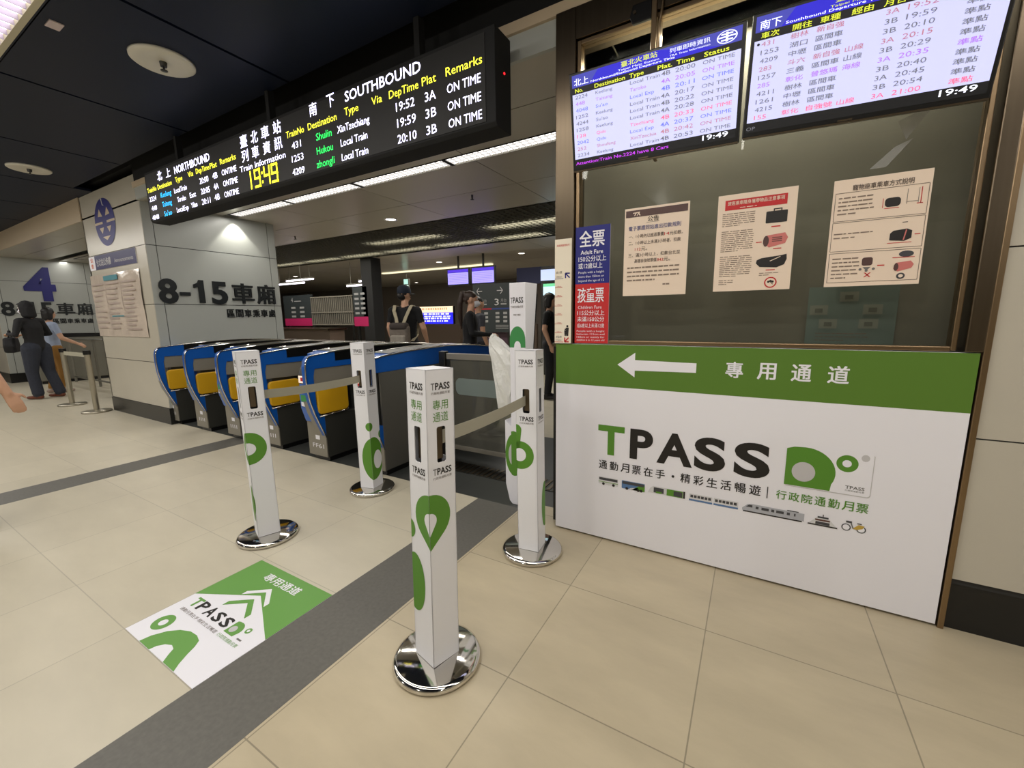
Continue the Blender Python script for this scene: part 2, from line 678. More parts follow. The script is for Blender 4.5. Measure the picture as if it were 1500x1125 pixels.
# ================================================================ TPASS BOARD
tb = thing('advertising_board', 'large white and green advertising board cladding the counter front below the window', 'board', (-0.99, 2.213, 0))
b = MB()
b.box(0, 1.726, 0, 0.022, 0.012, 1.144, WHITE, 0.002)
b.build('panel', tb)
FP = Frame((0.99, 0, 0), X, Z)          # u = world x, v = world z
g = MB()
g.rect(FP, -0.9895, 0.913, 0.7355, 1.1435, GREEN2, 0.0006)
g.build('green_band', tb)
g = MB()
g.flat(FP, [(-0.628, 1.038), (-0.535, 1.105), (-0.535, 1.066), (-0.236, 1.062), (-0.236, 1.015), (-0.535, 1.010), (-0.535, 0.974)], WHITE, 0.0014)
for k, ch in enumerate('專用通道'):
    g.text(FP, ch, -0.107 + 0.131 * k, 1.000, 0.074, 0.076, WHITE, 0.022, 0.0014)
g.build('direction_lettering', tb)
l = MB()
l.text(FP, 'T', -0.727, 0.531, 0.149, 0.166, GREEN, 0.032, res=6)
for ch, a, w in (('P', -0.547, 0.121), ('A', -0.405, 0.176), ('S', -0.222, 0.142), ('S', -0.043, 0.15)):
    l.text(FP, ch, a, 0.531, w, 0.164, BLACK, 0.034, res=6)
cs = '通勤月票在手·精彩生活暢遊'
for k, ch in enumerate(cs):
    if ch == '·':
        l.ell(FP, -0.719 + 0.0625 * k + 0.026, 0.461, 0.007, 0.007, BLACK, 0.0015)
    else:
        l.text(FP, ch, -0.719 + 0.0625 * k, 0.437, 0.048, 0.050, BLACK, 0.014)
l.rect(FP, 0.104, 0.432, 0.108, 0.49, BLACK, 0.0015)
for k, ch in enumerate('行政院通勤月票'):
    l.text(FP, ch, 0.141 + 0.0492 * k, 0.440, 0.041, 0.043, GREEN, 0.014)
l.build('lettering', tb)
# pass card print
c = MB()


def rrect(x0, y0, x1, y1, r, n=5):
    pts = []
    for cx, cy, a in ((x1 - r, y1 - r, 0), (x0 + r, y1 - r, PI / 2), (x0 + r, y0 + r, PI), (x1 - r, y0 + r, 1.5 * PI)):
        for k in range(n + 1):
            t = a + PI / 2 * k / n
            pts.append((cx + r * math.cos(t), cy + r * math.sin(t)))
    return pts


def dshape(x0, y0, x1, y1, n=14):
    """rounded D: straight left and bottom edges, big round top right"""
    w, h = x1 - x0, y1 - y0
    return [(x0, y0), (x0 + w * 0.92, y0)] + [(x0 + w * (0.38 + 0.62 * math.cos(t)), y0 + h * (0.42 + 0.58 * math.sin(t))) for t in [-0.45 + (PI / 2 + 0.45) * k / n for k in range(n + 1)]] + [(x0 + w * 0.15, y0 + h * 0.985), (x0, y0 + h * 0.93)]


c.flat(FP, rrect(0.168, 0.511, 0.478, 0.706, 0.012), LGREY, 0.0012)
c.flat(FP, rrect(0.166, 0.515, 0.475, 0.710, 0.012), WHITE, 0.0016)
c.flat(FP, dshape(0.167, 0.517, 0.352, 0.704), GREEN, 0.002)
c.ell(FP, 0.236, 0.588, 0.044, 0.046, LGREY, 0.0024)
c.ell(FP, 0.388, 0.653, 0.038, 0.038, GREEN, 0.002)
c.ell(FP, 0.387, 0.653, 0.016, 0.016, WHITE, 0.0024)
c.ell(FP, 0.447, 0.686, 0.014, 0.015, LGREY, 0.002)
c.text(FP, 'TPASS', 0.390, 0.541, 0.066, 0.0145, GREY, 0.02, 0.002)
c.text(FP, '行政院通勤月票', 0.390, 0.529, 0.066, 0.008, GREY, 0.0, 0.002)
c.build('pass_card_print', tb)
# little printed vehicles
v = MB()
WIN = mat('print_window', (66, 66, 70), 0.5)
BLU = mat('print_blue', (84, 120, 168), 0.5)
PW = mat('print_white', (214, 214, 216), 0.5)
LG = mat('print_lightgreen', (120, 160, 80), 0.5)
BRN = mat('print_brown', (96, 62, 52), 0.5)
OCH = mat('print_ochre', (196, 164, 72), 0.5)
L1, L2, L3 = 0.0015, 0.0019, 0.0023
v.flat(FP, rrect(-0.719, 0.345, -0.606, 0.388, 0.004), PW, L1)
v.rect(FP, -0.715, 0.369, -0.609, 0.384, WIN, L2)
v.rect(FP, -0.719, 0.357, -0.606, 0.361, LG, L2)
for x_ in (-0.690, -0.632):
    v.ell(FP, x_, 0.348, 0.008, 0.008, BLACK, L3, 14)
v.flat(FP, rrect(-0.585, 0.343, -0.459, 0.389, 0.004), BLU, L1)
v.flat(FP, [(-0.53, 0.343), (-0.459, 0.343), (-0.459, 0.38), (-0.49, 0.372)], GREEN, L2)
v.flat(FP, [(-0.55, 0.343), (-0.505, 0.343), (-0.49, 0.362), (-0.535, 0.352)], PW, L2)
v.rect(FP, -0.581, 0.370, -0.463, 0.386, WIN, L3)
for x_ in (-0.556, -0.494, -0.478):
    v.ell(FP, x_, 0.346, 0.008, 0.008, BLACK, L3, 14)
v.flat(FP, [(-0.442, 0.350), (-0.253, 0.350), (-0.253, 0.389), (-0.415, 0.389), (-0.43, 0.376)], PW, L1)
v.rect(FP, -0.412, 0.354, -0.36, 0.383, WIN, L2)
v.rect(FP, -0.345, 0.350, -0.265, 0.386, GREEN, L2)
v.rect(FP, -0.31, 0.354, -0.268, 0.381, WIN, L3)
v.rect(FP, -0.263, 0.350, -0.254, 0.388, BLACK, L2)
v.rect(FP, -0.40, 0.352, -0.37, 0.362, GREEN, L3)
for x_ in (-0.234, -0.119):
    v.flat(FP, rrect(x_, 0.348, x_ + 0.109, 0.386, 0.005), PW, L1)
    v.rect(FP, x_, 0.348, x_ + 0.109, 0.357, BLU, L2)
    for k in range(6):
        v.rect(FP, x_ + 0.006 + 0.0167 * k, 0.366, x_ + 0.019 + 0.0167 * k, 0.380, WIN, L2)
v.flat(FP, [(0.008, 0.352), (0.257, 0.352), (0.257, 0.388), (0.045, 0.390), (0.03, 0.386), (0.008, 0.364)], mat('print_silver', (176, 178, 186), 0.5), L1)
v.rect(FP, 0.012, 0.346, 0.25, 0.352, BLACK, L1)
v.flat(FP, [(0.022, 0.372), (0.05, 0.372), (0.05, 0.384), (0.036, 0.384)], WIN, L2)
for x_, w_ in ((0.064, 0.012), (0.088, 0.03), (0.128, 0.012), (0.148, 0.03), (0.19, 0.012), (0.218, 0.006)):
    v.rect(FP, x_, 0.368, x_ + w_, 0.381, WIN, L2)
v.rect(FP, 0.19, 0.389, 0.235, 0.393, WIN, L1)
v.flat(FP, [(0.272, 0.348), (0.38, 0.348), (0.345, 0.388), (0.306, 0.388)], PW, L1)
v.rect(FP, 0.272, 0.346, 0.38, 0.352, BLACK, L2)
v.rect(FP, 0.30, 0.353, 0.352, 0.366, WIN, L2)
v.rect(FP, 0.298, 0.370, 0.352, 0.378, BRN, L2)
v.rect(FP, 0.306, 0.383, 0.346, 0.391, WIN, L2)
v.rect(FP, 0.324, 0.391, 0.328, 0.402, GREY, L2)
for x_ in (0.410, 0.462):
    v.ell(FP, x_, 0.364, 0.0165, 0.0165, WIN, L1, 24)
    v.ell(FP, x_, 0.364, 0.0125, 0.0125, WHITE, L2, 24)
v.flat(FP, [(0.432, 0.362), (0.446, 0.360), (0.466, 0.368), (0.472, 0.382), (0.452, 0.384)], OCH, L3)
v.rect(FP, 0.446, 0.387, 0.462, 0.391, BLACK, L3)
v.rect(FP, 0.408, 0.386, 0.428, 0.395, WIN, L3)
v.flat(FP, [(0.424, 0.386), (0.428, 0.386), (0.436, 0.364), (0.432, 0.362)], GREY, L3)
v.build('vehicle_print', tb)

# ================================================================ WINDOW NOTICES
FW = Frame((0, 2.2, 0), X, Z)


def rows(mb, F, x, y, w, n, dy, h, m, seed=0, gap=0.02, lift=0.0012):
    """illegible small print: rows of short dashes"""
    rr = random.Random(seed)
    h *= 0.62
    m = FAINT if m is DK else m
    for k in range(n):
        a = x
        end = x + w * (1.0 if k < n - 1 else 0.55)
        while a < end - 0.004:
            b_ = min(end, a + rr.uniform(0.008, 0.03))
            mb.rect(F, a, y - k * dy, b_, y - k * dy + h, m, lift)
            a = b_ + rr.uniform(0.002, 0.006)


# fare sign (blue over red)
FY = 2.216
fs = thing('fare_sign', 'blue over red adult and children fare sign at left edge of the counter window', 'sign', (-0.877, FY, 1.15))
bb = MB()
bb.box(0, 0.192, 0, 0.005, 0.0, 0.622, WHITE)
bb.build('board', fs)
F1 = Frame((0, 0, 0), X, Z)
q = MB()
q.rect(F1, 0, 0.322, 0.192, 0.622, NAVY, 0.0006)
q.rect(F1, 0, 0.0, 0.192, 0.322, RED, 0.0006)
q.text(F1, '全票', 0.022, 0.515, 0.14, 0.085, WHITE, 0.02)
q.text(F1, 'Adult Fare', 0.03, 0.478, 0.125, 0.022, WHITE, 0.01)
q.text(F1, '150公分以上', 0.018, 0.438, 0.155, 0.031, WHITE, 0.01)
q.text(F1, '或12歲以上', 0.018, 0.402, 0.135, 0.031, WHITE, 0.01)
for k, t_ in enumerate(('People with a height', 'more than 150cm or', 'beyond the age of 12')):
    q.text(F1, t_, 0.018, 0.378 - 0.022 * k, 0.145, 0.012, WHITE)
q.text(F1, '孩童票', 0.014, 0.222, 0.15, 0.08, WHITE, 0.012)
q.text(F1, 'Children Fare', 0.018, 0.188, 0.135, 0.018, WHITE)
q.text(F1, '115公分以上', 0.014, 0.152, 0.155, 0.028, WHITE, 0.008)
q.text(F1, '未滿150公分', 0.014, 0.118, 0.155, 0.028, WHITE, 0.008)
q.text(F1, '或6歲以上未滿12歲', 0.014, 0.085, 0.155, 0.024, WHITE)
for k, t_ in enumerate(('People with a height', 'between 115cm and', '150cm or mainly for', 'children 6 to 12 years old')):
    q.text(F1, t_, 0.012, 0.062 - 0.0165 * k, 0.16, 0.010, WHITE)
q.build('lettering', fs)

# height chart on the steel post
hcx = thing('height_chart', 'narrow white height chart strip on the steel window post', 'sign', (-0.995, 2.2035, 1.147))
bb = MB()
bb.box(0, 0.1, 0, 0.0012, 0, 0.572, mat('chart_white', (238, 228, 208), 0.5))
bb.build('board', hcx)
q = MB()
q.text(F1, '身高測量標準尺', 0.012, 0.532, 0.076, 0.012, RED)
q.rect(F1, 0.0, 0.358, 0.052, 0.3605, NAVY)
q.text(F1, '成人票', 0.008, 0.387, 0.036, 0.014, GREY)
q.text(F1, '150cm', 0.01, 0.366, 0.034, 0.010, GREY)
for k in range(6):
    z_ = 0.058 + 0.0505 * k
    q.rect(F1, 0, z_, 0.046, z_ + 0.002, RED)
    q.text(F1, str(120 + 5 * k) + 'cm', 0.014, z_ + 0.005, 0.026, 0.006, RED)
q.text(F1, '孩童票', 0.008, 0.030, 0.036, 0.013, GREY)
q.text(F1, '115cm', 0.008, 0.014, 0.034, 0.010, GREY)
q.rect(F1, 0.0, 0.006, 0.054, 0.0085, RED)


def arrow2(mb, F, tip, d, L, m, w=0.0035):
    t_, d_ = Vector(tip), Vector(d).normalized()
    n_ = Vector((-d_.y, d_.x))

    def seg(a, b_):
        e = (b_ - a).normalized()
        k = Vector((-e.y, e.x)) * w
        mb.flat(F, [tuple(a + k), tuple(a - k), tuple(b_ - k), tuple(b_ + k)], m)
    seg(t_ - d_ * L, t_)
    for s_ in (1, -1):
        seg(t_ - d_ * L * 0.55 + n_ * s_ * L * 0.5, t_)


arrow2(q, F1, (0.064, 0.388), (-1, 1), 0.036, NAVY)
arrow2(q, F1, (0.062, 0.008), (-1, -1), 0.034, RED)
for x_, h_ in ((0.078, 0.062), (0.066, 0.042)):
    q.ell(F1, x_, 0.042 + h_ * 0.88, h_ * 0.1, h_ * 0.1, BLACK)
    q.flat(F1, [(x_ - h_ * .1, 0.042), (x_ + h_ * .1, 0.042), (x_ + h_ * .15, 0.042 + h_ * .75), (x_ - h_ * .15, 0.042 + h_ * .75)], BLACK)
q.build('print', hcx)


def poster(name, label, x, z, w, h, fill):
    t = thing(name, label, 'poster', (x, 2.2385, z), 'notices taped to the counter window')
    b_ = MB()
    b_.box(0, w, 0, 0.0012, 0, h, PAPER)
    b_.build('sheet', t)
    q_ = MB()
    fill(q_, Frame((0, 0, 0), X, Z))
    q_.build('print', t)
    return t


DB = mat('poster_brown', (84, 58, 54), 0.5)
PBL = mat('poster_blue', (92, 92, 140), 0.5)
DK = mat('poster_ink', (96, 82, 74), 0.6)


FAINT = mat('small_print', (134, 116, 102), 0.6)


def fill1(q, F):
    q.rect(F, 0.006, 0.392, 0.302, 0.425, DB)
    q.flat(F, [(0.042, 0.414), (0.072, 0.416), (0.070, 0.411), (0.060, 0.411), (0.052, 0.398), (0.047, 0.398), (0.054, 0.410), (0.041, 0.409)], PAPER, 0.0016)
    q.flat(F, [(0.070, 0.416), (0.076, 0.416), (0.074, 0.407), (0.080, 0.398), (0.074, 0.398), (0.068, 0.406), (0.064, 0.398), (0.060, 0.398)], PAPER, 0.0016)
    q.text(F, '公告', 0.115, 0.364, 0.055, 0.025, BLACK, 0.01)
    q.rect(F, 0.11, 0.360, 0.172, 0.3612, BLACK)
    q.text(F, '電子票證同站進出扣款規則', 0.022, 0.326, 0.252, 0.022, PBL, 0.012)
    q.text(F, '一、1小時內以超過票價', 0.024, 0.288, 0.172, 0.019, DK, 0.004)
    q.text(F, '14', 0.198, 0.290, 0.024, 0.014, RED)
    q.text(F, '元扣款。', 0.224, 0.288, 0.06, 0.019, DK, 0.004)
    q.text(F, '二、1小時以上未滿3小時者，扣款', 0.024, 0.255, 0.252, 0.019, DK, 0.004)
    q.text(F, '112', 0.056, 0.227, 0.03, 0.014, RED)
    q.text(F, '元。', 0.088, 0.225, 0.03, 0.019, DK, 0.004)
    q.text(F, '三、滿3小時以上，扣款台北至', 0.024, 0.195, 0.252, 0.019, DK, 0.004)
    q.text(F, '高雄自強號票價', 0.056, 0.166, 0.11, 0.019, DK, 0.004)
    q.text(F, '843', 0.168, 0.168, 0.03, 0.014, RED)
    q.text(F, '元。', 0.2, 0.166, 0.03, 0.019, DK, 0.004)
    rows(q, F, 0.02, 0.138, 0.255, 4, 0.021, 0.012, DK, 3)
    rows(q, F, 0.20, 0.05, 0.07, 1, 0.02, 0.012, DK, 4)


def fill2(q, F):
    q.rect(F, 0.03, 0.362, 0.27, 0.406, RED)
    q.text(F, '旅客乘車隨身攜帶物品注意事項', 0.04, 0.382, 0.22, 0.018, PAPER, 0.012, 0.0018)
    rows(q, F, 0.09, 0.368, 0.12, 1, 0.02, 0.005, PAPER, 5, lift=0.0018)
    y_ = 0.345
    for n_, sd in ((7, 1), (11, 2), (11, 3)):
        rows(q, F, 0.022, y_, 0.13, n_, 0.0088, 0.0048, DK, sd)
        y_ -= n_ * 0.0088 + 0.016
    rows(q, F, 0.022, 0.048, 0.06, 3, 0.0088, 0.0048, DK, 9)
    # case, pink carrier, holdall
    q.flat(F, rrect(0.195, 0.288, 0.275, 0.338, 0.004), BLACK)
    q.flat(F, [(0.222, 0.338), (0.222, 0.348), (0.254, 0.348), (0.254, 0.338), (0.25, 0.338), (0.25, 0.344), (0.226, 0.344), (0.226, 0.338)], BLACK)
    q.rect(F, 0.218, 0.270, 0.252, 0.275, RED)
    PK = mat('print_pink', (206, 118, 112), 0.5)
    q.flat(F, [(0.195, 0.205), (0.215, 0.184), (0.275, 0.198), (0.284, 0.222), (0.272, 0.243), (0.205, 0.236)], PK)
    q.ell(F, 0.202, 0.212, 0.011, 0.023, DB, 0.0018)
    for k in range(3):
        q.rect(F, 0.225, 0.208 + 0.008 * k, 0.262, 0.211 + 0.008 * k, DB, 0.0018)
    q.rect(F, 0.232, 0.176, 0.262, 0.180, RED)
    q.rect(F, 0.164, 0.208, 0.186, 0.212, RED)
    q.flat(F, [(0.17, 0.118), (0.185, 0.102), (0.25, 0.096), (0.278, 0.108), (0.286, 0.13), (0.284, 0.152), (0.268, 0.148), (0.19, 0.140), (0.172, 0.132)], BLACK)
    q.flat(F, [(0.225, 0.124), (0.262, 0.141), (0.262, 0.144), (0.222, 0.126)], PAPER, 0.0018)
    q.rect(F, 0.21, 0.085, 0.245, 0.089, RED)
    rows(q, F, 0.185, 0.073, 0.08, 2, 0.009, 0.004, DK, 11)
    q.ell(F, 0.232, 0.032, 0.024, 0.024, RED)
    q.ell(F, 0.232, 0.032, 0.019, 0.019, PAPER, 0.0018)
    for dx_ in (-0.008, 0, 0.008):
        q.ell(F, 0.232 + dx_, 0.035 + (0.003 if dx_ == 0 else 0), 0.005, 0.005, BLACK, 0.0022, 12)
    q.flat(F, [(0.23, 0.034), (0.233, 0.034), (0.243, 0.024), (0.24, 0.023)], BLACK, 0.0022)


def fill3(q, F):
    q.text(F, '寵物座車乘車方式說明', 0.062, 0.378, 0.185, 0.022, DK, 0.012)
    PK = mat('print_pink', (206, 118, 112), 0.5)
    ln = 0.0016
    for y0, y1 in ((0.262, 0.372), (0.142, 0.256), (0.016, 0.134)):
        for a in ((0.008, y0, 0.292, y0 + ln), (0.008, y1, 0.292, y1 + ln), (0.008, y0, 0.008 + ln, y1), (0.292, y0, 0.292 + ln, y1)):
            q.rect(F, *a, DK)
    rows(q, F, 0.02, 0.35, 0.115, 5, 0.0155, 0.008, DK, 21)
    rows(q, F, 0.016, 0.21, 0.125, 2, 0.016, 0.007, DK, 22)
    rows(q, F, 0.02, 0.11, 0.09, 6, 0.0155, 0.008, DK, 23)
    q.flat(F, rrect(0.168, 0.300, 0.215, 0.334, 0.012), BLACK)
    for a in ((0.161, 0.298, 0.163, 0.334), (0.168, 0.294, 0.212, 0.2962), (0.272, 0.302, 0.2745, 0.362), (0.262, 0.302, 0.28, 0.3045)):
        q.rect(F, *a, RED)
    for x_ in (0.232, 0.265):
        q.rect(F, x_, 0.305, x_ + 0.0016, 0.36, GREY)
    q.rect(F, 0.232, 0.312, 0.266, 0.3136, GREY)
    q.flat(F, [(0.195, 0.172), (0.24, 0.166), (0.26, 0.176), (0.26, 0.204), (0.245, 0.212), (0.205, 0.208), (0.195, 0.198)], BLACK)
    q.flat(F, [(0.235, 0.170), (0.239, 0.170), (0.245, 0.208), (0.241, 0.208)], PK, 0.0018)
    q.rect(F, 0.19, 0.160, 0.262, 0.1622, RED)
    q.rect(F, 0.268, 0.188, 0.285, 0.191, RED)
    q.rect(F, 0.228, 0.236, 0.244, 0.2385, BLACK)
    q.flat(F, rrect(0.118, 0.080, 0.152, 0.112, 0.008), DB)
    q.flat(F, [(0.122, 0.074), (0.148, 0.074), (0.135, 0.06)], GREY)
    for x_ in (0.115, 0.157, 0.135):
        q.ell(F, x_, 0.066 - (0.006 if x_ == 0.135 else 0), 0.005, 0.005, GREY, 0.0016, 12)
    for s_ in (1, -1):
        q.flat(F, [(0.128 + s_ * -0.0, 0.052 if s_ > 0 else 0.034), (0.133, 0.052 if s_ > 0 else 0.034), (0.151, 0.034 if s_ > 0 else 0.052), (0.146, 0.034 if s_ > 0 else 0.052)], RED)
    q.rect(F, 0.168, 0.076, 0.19, 0.080, RED)
    q.ell(F, 0.252, 0.117, 0.022, 0.012, WIN)
    q.rect(F, 0.212, 0.103, 0.278, 0.1055, RED)
    q.flat(F, [(0.218, 0.062), (0.232, 0.050), (0.272, 0.062), (0.278, 0.076), (0.268, 0.090), (0.224, 0.084)], PK)
    q.ell(F, 0.226, 0.068, 0.007, 0.015, DB, 0.0018)
    q.ell(F, 0.243, 0.033, 0.013, 0.012, WIN)
    q.ell(F, 0.243, 0.033, 0.007, 0.0065, PAPER, 0.0018)


poster('notice', 'paper notice with dark brown header band titled 公告, nearest the fare sign', -0.618, 1.400, 0.31, 0.436, fill1)
poster('notice', 'paper notice with red header band showing black case and pink pet carrier', -0.186, 1.406, 0.306, 0.430, fill2)
poster('notice', 'paper notice of three boxed rows on bringing pets, hanging highest beside right frame', 0.242, 1.408, 0.30, 0.424, fill3)
# bluish sheets behind the glass
PB = mat('pale_blue_sheet', (122, 138, 134), 0.6)
PB2 = mat('sheet_box', (148, 152, 142), 0.6)
PB3 = mat('sheet_ink', (112, 114, 106), 0.6)
sh = thing('leaflet_sheet', 'pale blue printed sheet standing behind the glass under the boxed pet notice', 'paper', (0.215, 2.49, 1.15))
b_ = MB()
b_.box(0, 0.33, 0, 0.002, 0, 0.27, PB)
b_.build('sheet', sh)
q_ = MB()
FS = Frame((0, 0, 0), X, Z)
for k, (a, z_) in enumerate(((0.01, 0.14), (0.12, 0.2), (0.21, 0.14), (0.05, 0.075), (0.2, 0.075))):
    q_.rect(FS, a, z_, a + 0.07, z_ + 0.045, PB2)
    q_.rect(FS, a + 0.02, z_ + 0.01, a + 0.05, z_ + 0.03, PB3, 0.0016)
rows(q_, FS, 0.04, 0.05, 0.2, 3, 0.016, 0.006, DK, 31)
q_.build('print', sh)
# clear tape scraps on the glass
for pts, lab in (([(0.42, 2.02), (0.52, 2.06), (0.45, 1.95)], 'torn scrap of clear tape on the glass just below the screens'),
                 ([(0.35, 1.86), (0.42, 1.93), (0.47, 1.95), (0.40, 1.86)], 'longer strip of clear tape on the glass above the boxed pet notice')):
    t_ = MB()
    t_.flat(Frame((0, 2.2435, 0), X, Z), pts, TAPE, 0.0008)
    t_.flat(Frame((0, 2.2435, 0), X, Z), pts[::-1], TAPE, 0.0002)
    t_.build('tape_scrap', label=lab, cat='tape')

# ================================================================ SCREENS
SCRW = E_('screen_white', (200, 204, 244), 0.62)
SCRB = E_('screen_blue', (62, 66, 170), 0.7)
SCRB2 = E_('screen_deep_blue', (34, 26, 190), 0.8)
SCRK = E_('screen_black', (10, 12, 18), 0.1)
SY = E_('screen_yellow', (214, 224, 60), 0.8)
SWT = E_('screen_lettering', (236, 240, 255), 0.9)
SK = {'k': E_('ink_grey', (118, 120, 132), 0.45), 'p': E_('ink_purple', (176, 120, 236), 0.6), 'b': E_('ink_blue', (110, 122, 240), 0.6), 'r': E_('ink_red', (232, 110, 146), 0.6), 'd': E_('ink_rose', (190, 130, 146), 0.5)}
SPU = E_('ticker_purple', (190, 60, 230), 0.8)


def screen(name, label, x0, w, roll, fill):
    t = thing(name, label, 'screen', (x0, 2.135, 2.03), 'departure screens above the counter window')
    tilt = math.radians(11.0)
    h = 0.424
    b_ = MB()
    b_.box(0, w, 0, 0.035, 0, h, BLK, 0.004)
    b_.box(w * 0.2, w * 0.8, 0.035, 0.065, 0.08, h - 0.06, BLK, 0.006)
    hs_ = b_.build('housing', t)
    tr = MB()
    tr.box(0.004, w - 0.004, -0.004, 0.02, -0.004, 0.002, STEEL)
    tr.box(w * 0.44, w * 0.5, -0.004, 0.0, 0.004, 0.010, STEEL)
    trm = tr.build('bottom_trim', t)
    F = Frame((0.014, -0.0006, 0.018), X, Z)
    W_, H_ = w - 0.028, h - 0.03
    s_ = MB()
    fill(s_, F, W_, H_)
    sc = s_.build('display', t)
    for o in (hs_, trm, sc):
        o.rotation_euler = (tilt, roll, 0)
    # mount arm back to the pole
    a = MB()
    a.box(w * 0.5 - 0.03, w * 0.5 + 0.03, 0.02, 0.075, 0.12, 0.34, DSTEEL, 0.004)
    a.build('bracket', t)
    return t


def base_screen(s, F, W, H, logo):
    s.rect(F, 0, H * 0.09, W, H * 0.80, SCRW, 0.0006)
    s.rect(F, 0, 0, W, H * 0.09, SCRK, 0.0006)
    s.rect(F, 0, H * 0.80, W, H * 0.87, SCRK, 0.0006)
    s.rect(F, 0, H * 0.87, W, H, SCRB, 0.0006)
    s.flat(F, [(W * 0.12, H * .87), (W * .9, H * .87), (W * .55, H), (W * 0.18, H)], SCRB2, 0.0008)


def scr1(s, F, W, H):
    base_screen(s, F, W, H, True)
    s.text(F, '北上', W * .015, H * .885, W * .1, H * .075, SWT, 0.01)
    s.text(F, '臺北火車站', W * .33, H * .94, W * .22, H * .055, SY, 0.01)
    s.text(F, 'Taipei Main Station', W * .31, H * .91, W * .25, H * .02, SWT)
    s.text(F, 'Northbound/Eastbound Departure Time', W * .13, H * .882, W * .52, H * .022, SWT, 0.01)
    s.text(F, '列車即時資訊', W * .62, H * .935, W * .22, H * .045, SWT)
    s.text(F, 'TRA Train Information', W * .62, H * .905, W * .22, H * .018, SWT)
    cx, cy = W * .925, H * .935
    s.ell(F, cx, cy, W * .052, H * .055, SWT, 0.0014)
    s.ell(F, cx, cy, W * .046, H * .048, SCRB, 0.0018)
    s.rect(F, cx - W * .006, cy - H * .04, cx + W * .006, cy + H * .04, SWT, 0.0022)
    for dz, ww in ((-.025, .03), (0.002, .044), (.025, .03)):
        s.rect(F, cx - W * ww, cy + H * (dz - .006), cx + W * ww, cy + H * (dz + .006), SWT, 0.0022)
    for t_, u, w_ in (('No.', .02, .055), ('Destination', .155, .2), ('Type', .38, .09), ('Plat.', .552, .085), ('Time', .66, .1), ('Status', .81, .13)):
        s.text(F, t_, W * u, H * .815, W * w_, H * .042, SY, 0.015)
    R = [('2224', 'Keelung', 'Local Train', '4B', '20:00', 'k'), ('448', 'Taitung', 'Taroko', '4A', '20:05', 'p'), ('4048', "Su'ao", 'Local Exp', '4B', '20:11', 'b'),
         ('1252', 'Keelung', 'Local Train', '4A', '20:17', 'k'), ('4244', "Su'ao", 'Local Train', '4B', '20:22', 'k'), ('1258', 'Keelung', 'Local Train', '4A', '20:28', 'k'),
         ('138', 'Qidu', 'Tzechiang', '4B', '20:33', 'r'), ('2042', 'Qidu', 'Local Exp', '4A', '20:37', 'b'), ('252', 'Shoufeng', 'XinTzechia', '4B', '20:42', 'd'), ('2234', 'Keelung', 'Local Train', '4B', '20:53', 'k')]
    for k, (n, d, ty, pl, ti, c_) in enumerate(R):
        y = H * (.748 - .0705 * k)
        m = SK[c_]
        s.text(F, n, W * .02, y, W * (.085 if len(n) == 4 else .065), H * .04, m)
        s.text(F, d, W * .16, y, W * .016 * len(d), H * .034, m)
        s.text(F, ty, W * .385, y, W * .0165 * len(ty), H * .036, m)
        s.text(F, pl, W * .575, y, W * .052, H * .042, m, 0.01)
        s.text(F, ti, W * .655, y, W * .11, H * .042, m)
        s.text(F, 'ON TIME', W * .805, y, W * .165, H * .036, m)
    s.text(F, 'Attention:Train No.2224 have 8 Cars', W * .005, H * .025, W * .62, H * .036, SPU, 0.01)
    s.text(F, '19:49', W * .82, H * .032, W * .14, H * .05, SWT, 0.012)


def scr2(s, F, W, H):
    base_screen(s, F, W, H, False)
    s.text(F, '南下', W * .02, H * .885, W * .1, H * .075, SWT, 0.01)
    s.text(F, 'Taipei Main Station', W * .33, H * .91, W * .25, H * .02, SY)
    s.text(F, 'Southbound Departure Time', W * .14, H * .882, W * .42, H * .022, SWT, 0.01)
    s.text(F, '臺北火車站', W * .35, H * .94, W * .22, H * .05, SY)
    for t_, u, w_ in (('車次', .03, .085), ('開往', .175, .085), ('車種', .295, .085), ('經由', .425, .085), ('月台', .55, .085), ('時間', .665, .085)):
        s.text(F, t_, W * u, H * .81, W * w_, H * .05, SY, 0.01)
    R = [('431', '樹林', '新自強', '', '3A', '19:52', 'd'), ('1253', '湖口', '區間車', '', '3B', '19:59', 'k'), ('4209', '中壢', '區間車', '', '3B', '20:10', 'k'), ('283', '斗六', '新自強', '山線', '3A', '20:15', 'd'),
         ('1257', '三義', '區間車', '山線', '3B', '20:29', 'k'), ('285', '彰化', '普悠瑪', '海線', '3A', '20:35', 'p'), ('4211', '樹林', '區間車', '', '3B', '20:40', 'k'), ('1261', '中壢', '區間車', '', '3A', '20:45', 'k'),
         ('4215', '樹林', '區間車', '', '3B', '20:54', 'k'), ('155', '彰化', '自強號', '山線', '3A', '21:00', 'r')]
    for k, (n, d, ty, vi, pl, ti, c_) in enumerate(R):
        y = H * (.745 - .0705 * k)
        m = SK[c_]
        s.text(F, n, W * .035, y, W * (.085 if len(n) == 4 else .06), H * .04, m)
        s.text(F, d, W * .17, y, W * .08, H * .045, m, 0.006)
        s.text(F, ty, W * .285, y, W * .115, H * .045, m, 0.012)
        if vi:
            s.text(F, vi, W * .42, y, W * .075, H * .045, m, 0.006)
        s.text(F, pl, W * .565, y, W * .05, H * .04, m)
        s.text(F, ti, W * .645, y, W * .11, H * .042, m)
        s.text(F, '準點', W * .855, y, W * .085, H * .045, SK['k'] if c_ == 'd' else m, 0.01)
    s.ell(F, W * .02, H * .768, W * .007, H * .011, SCRK, 0.0016, 14)
    s.text(F, 'OP', W * .0, H * .018, W * .045, H * .034, SK['k'])
    s.text(F, '19:49', W * .83, H * .032, W * .135, H * .05, SWT, 0.012)


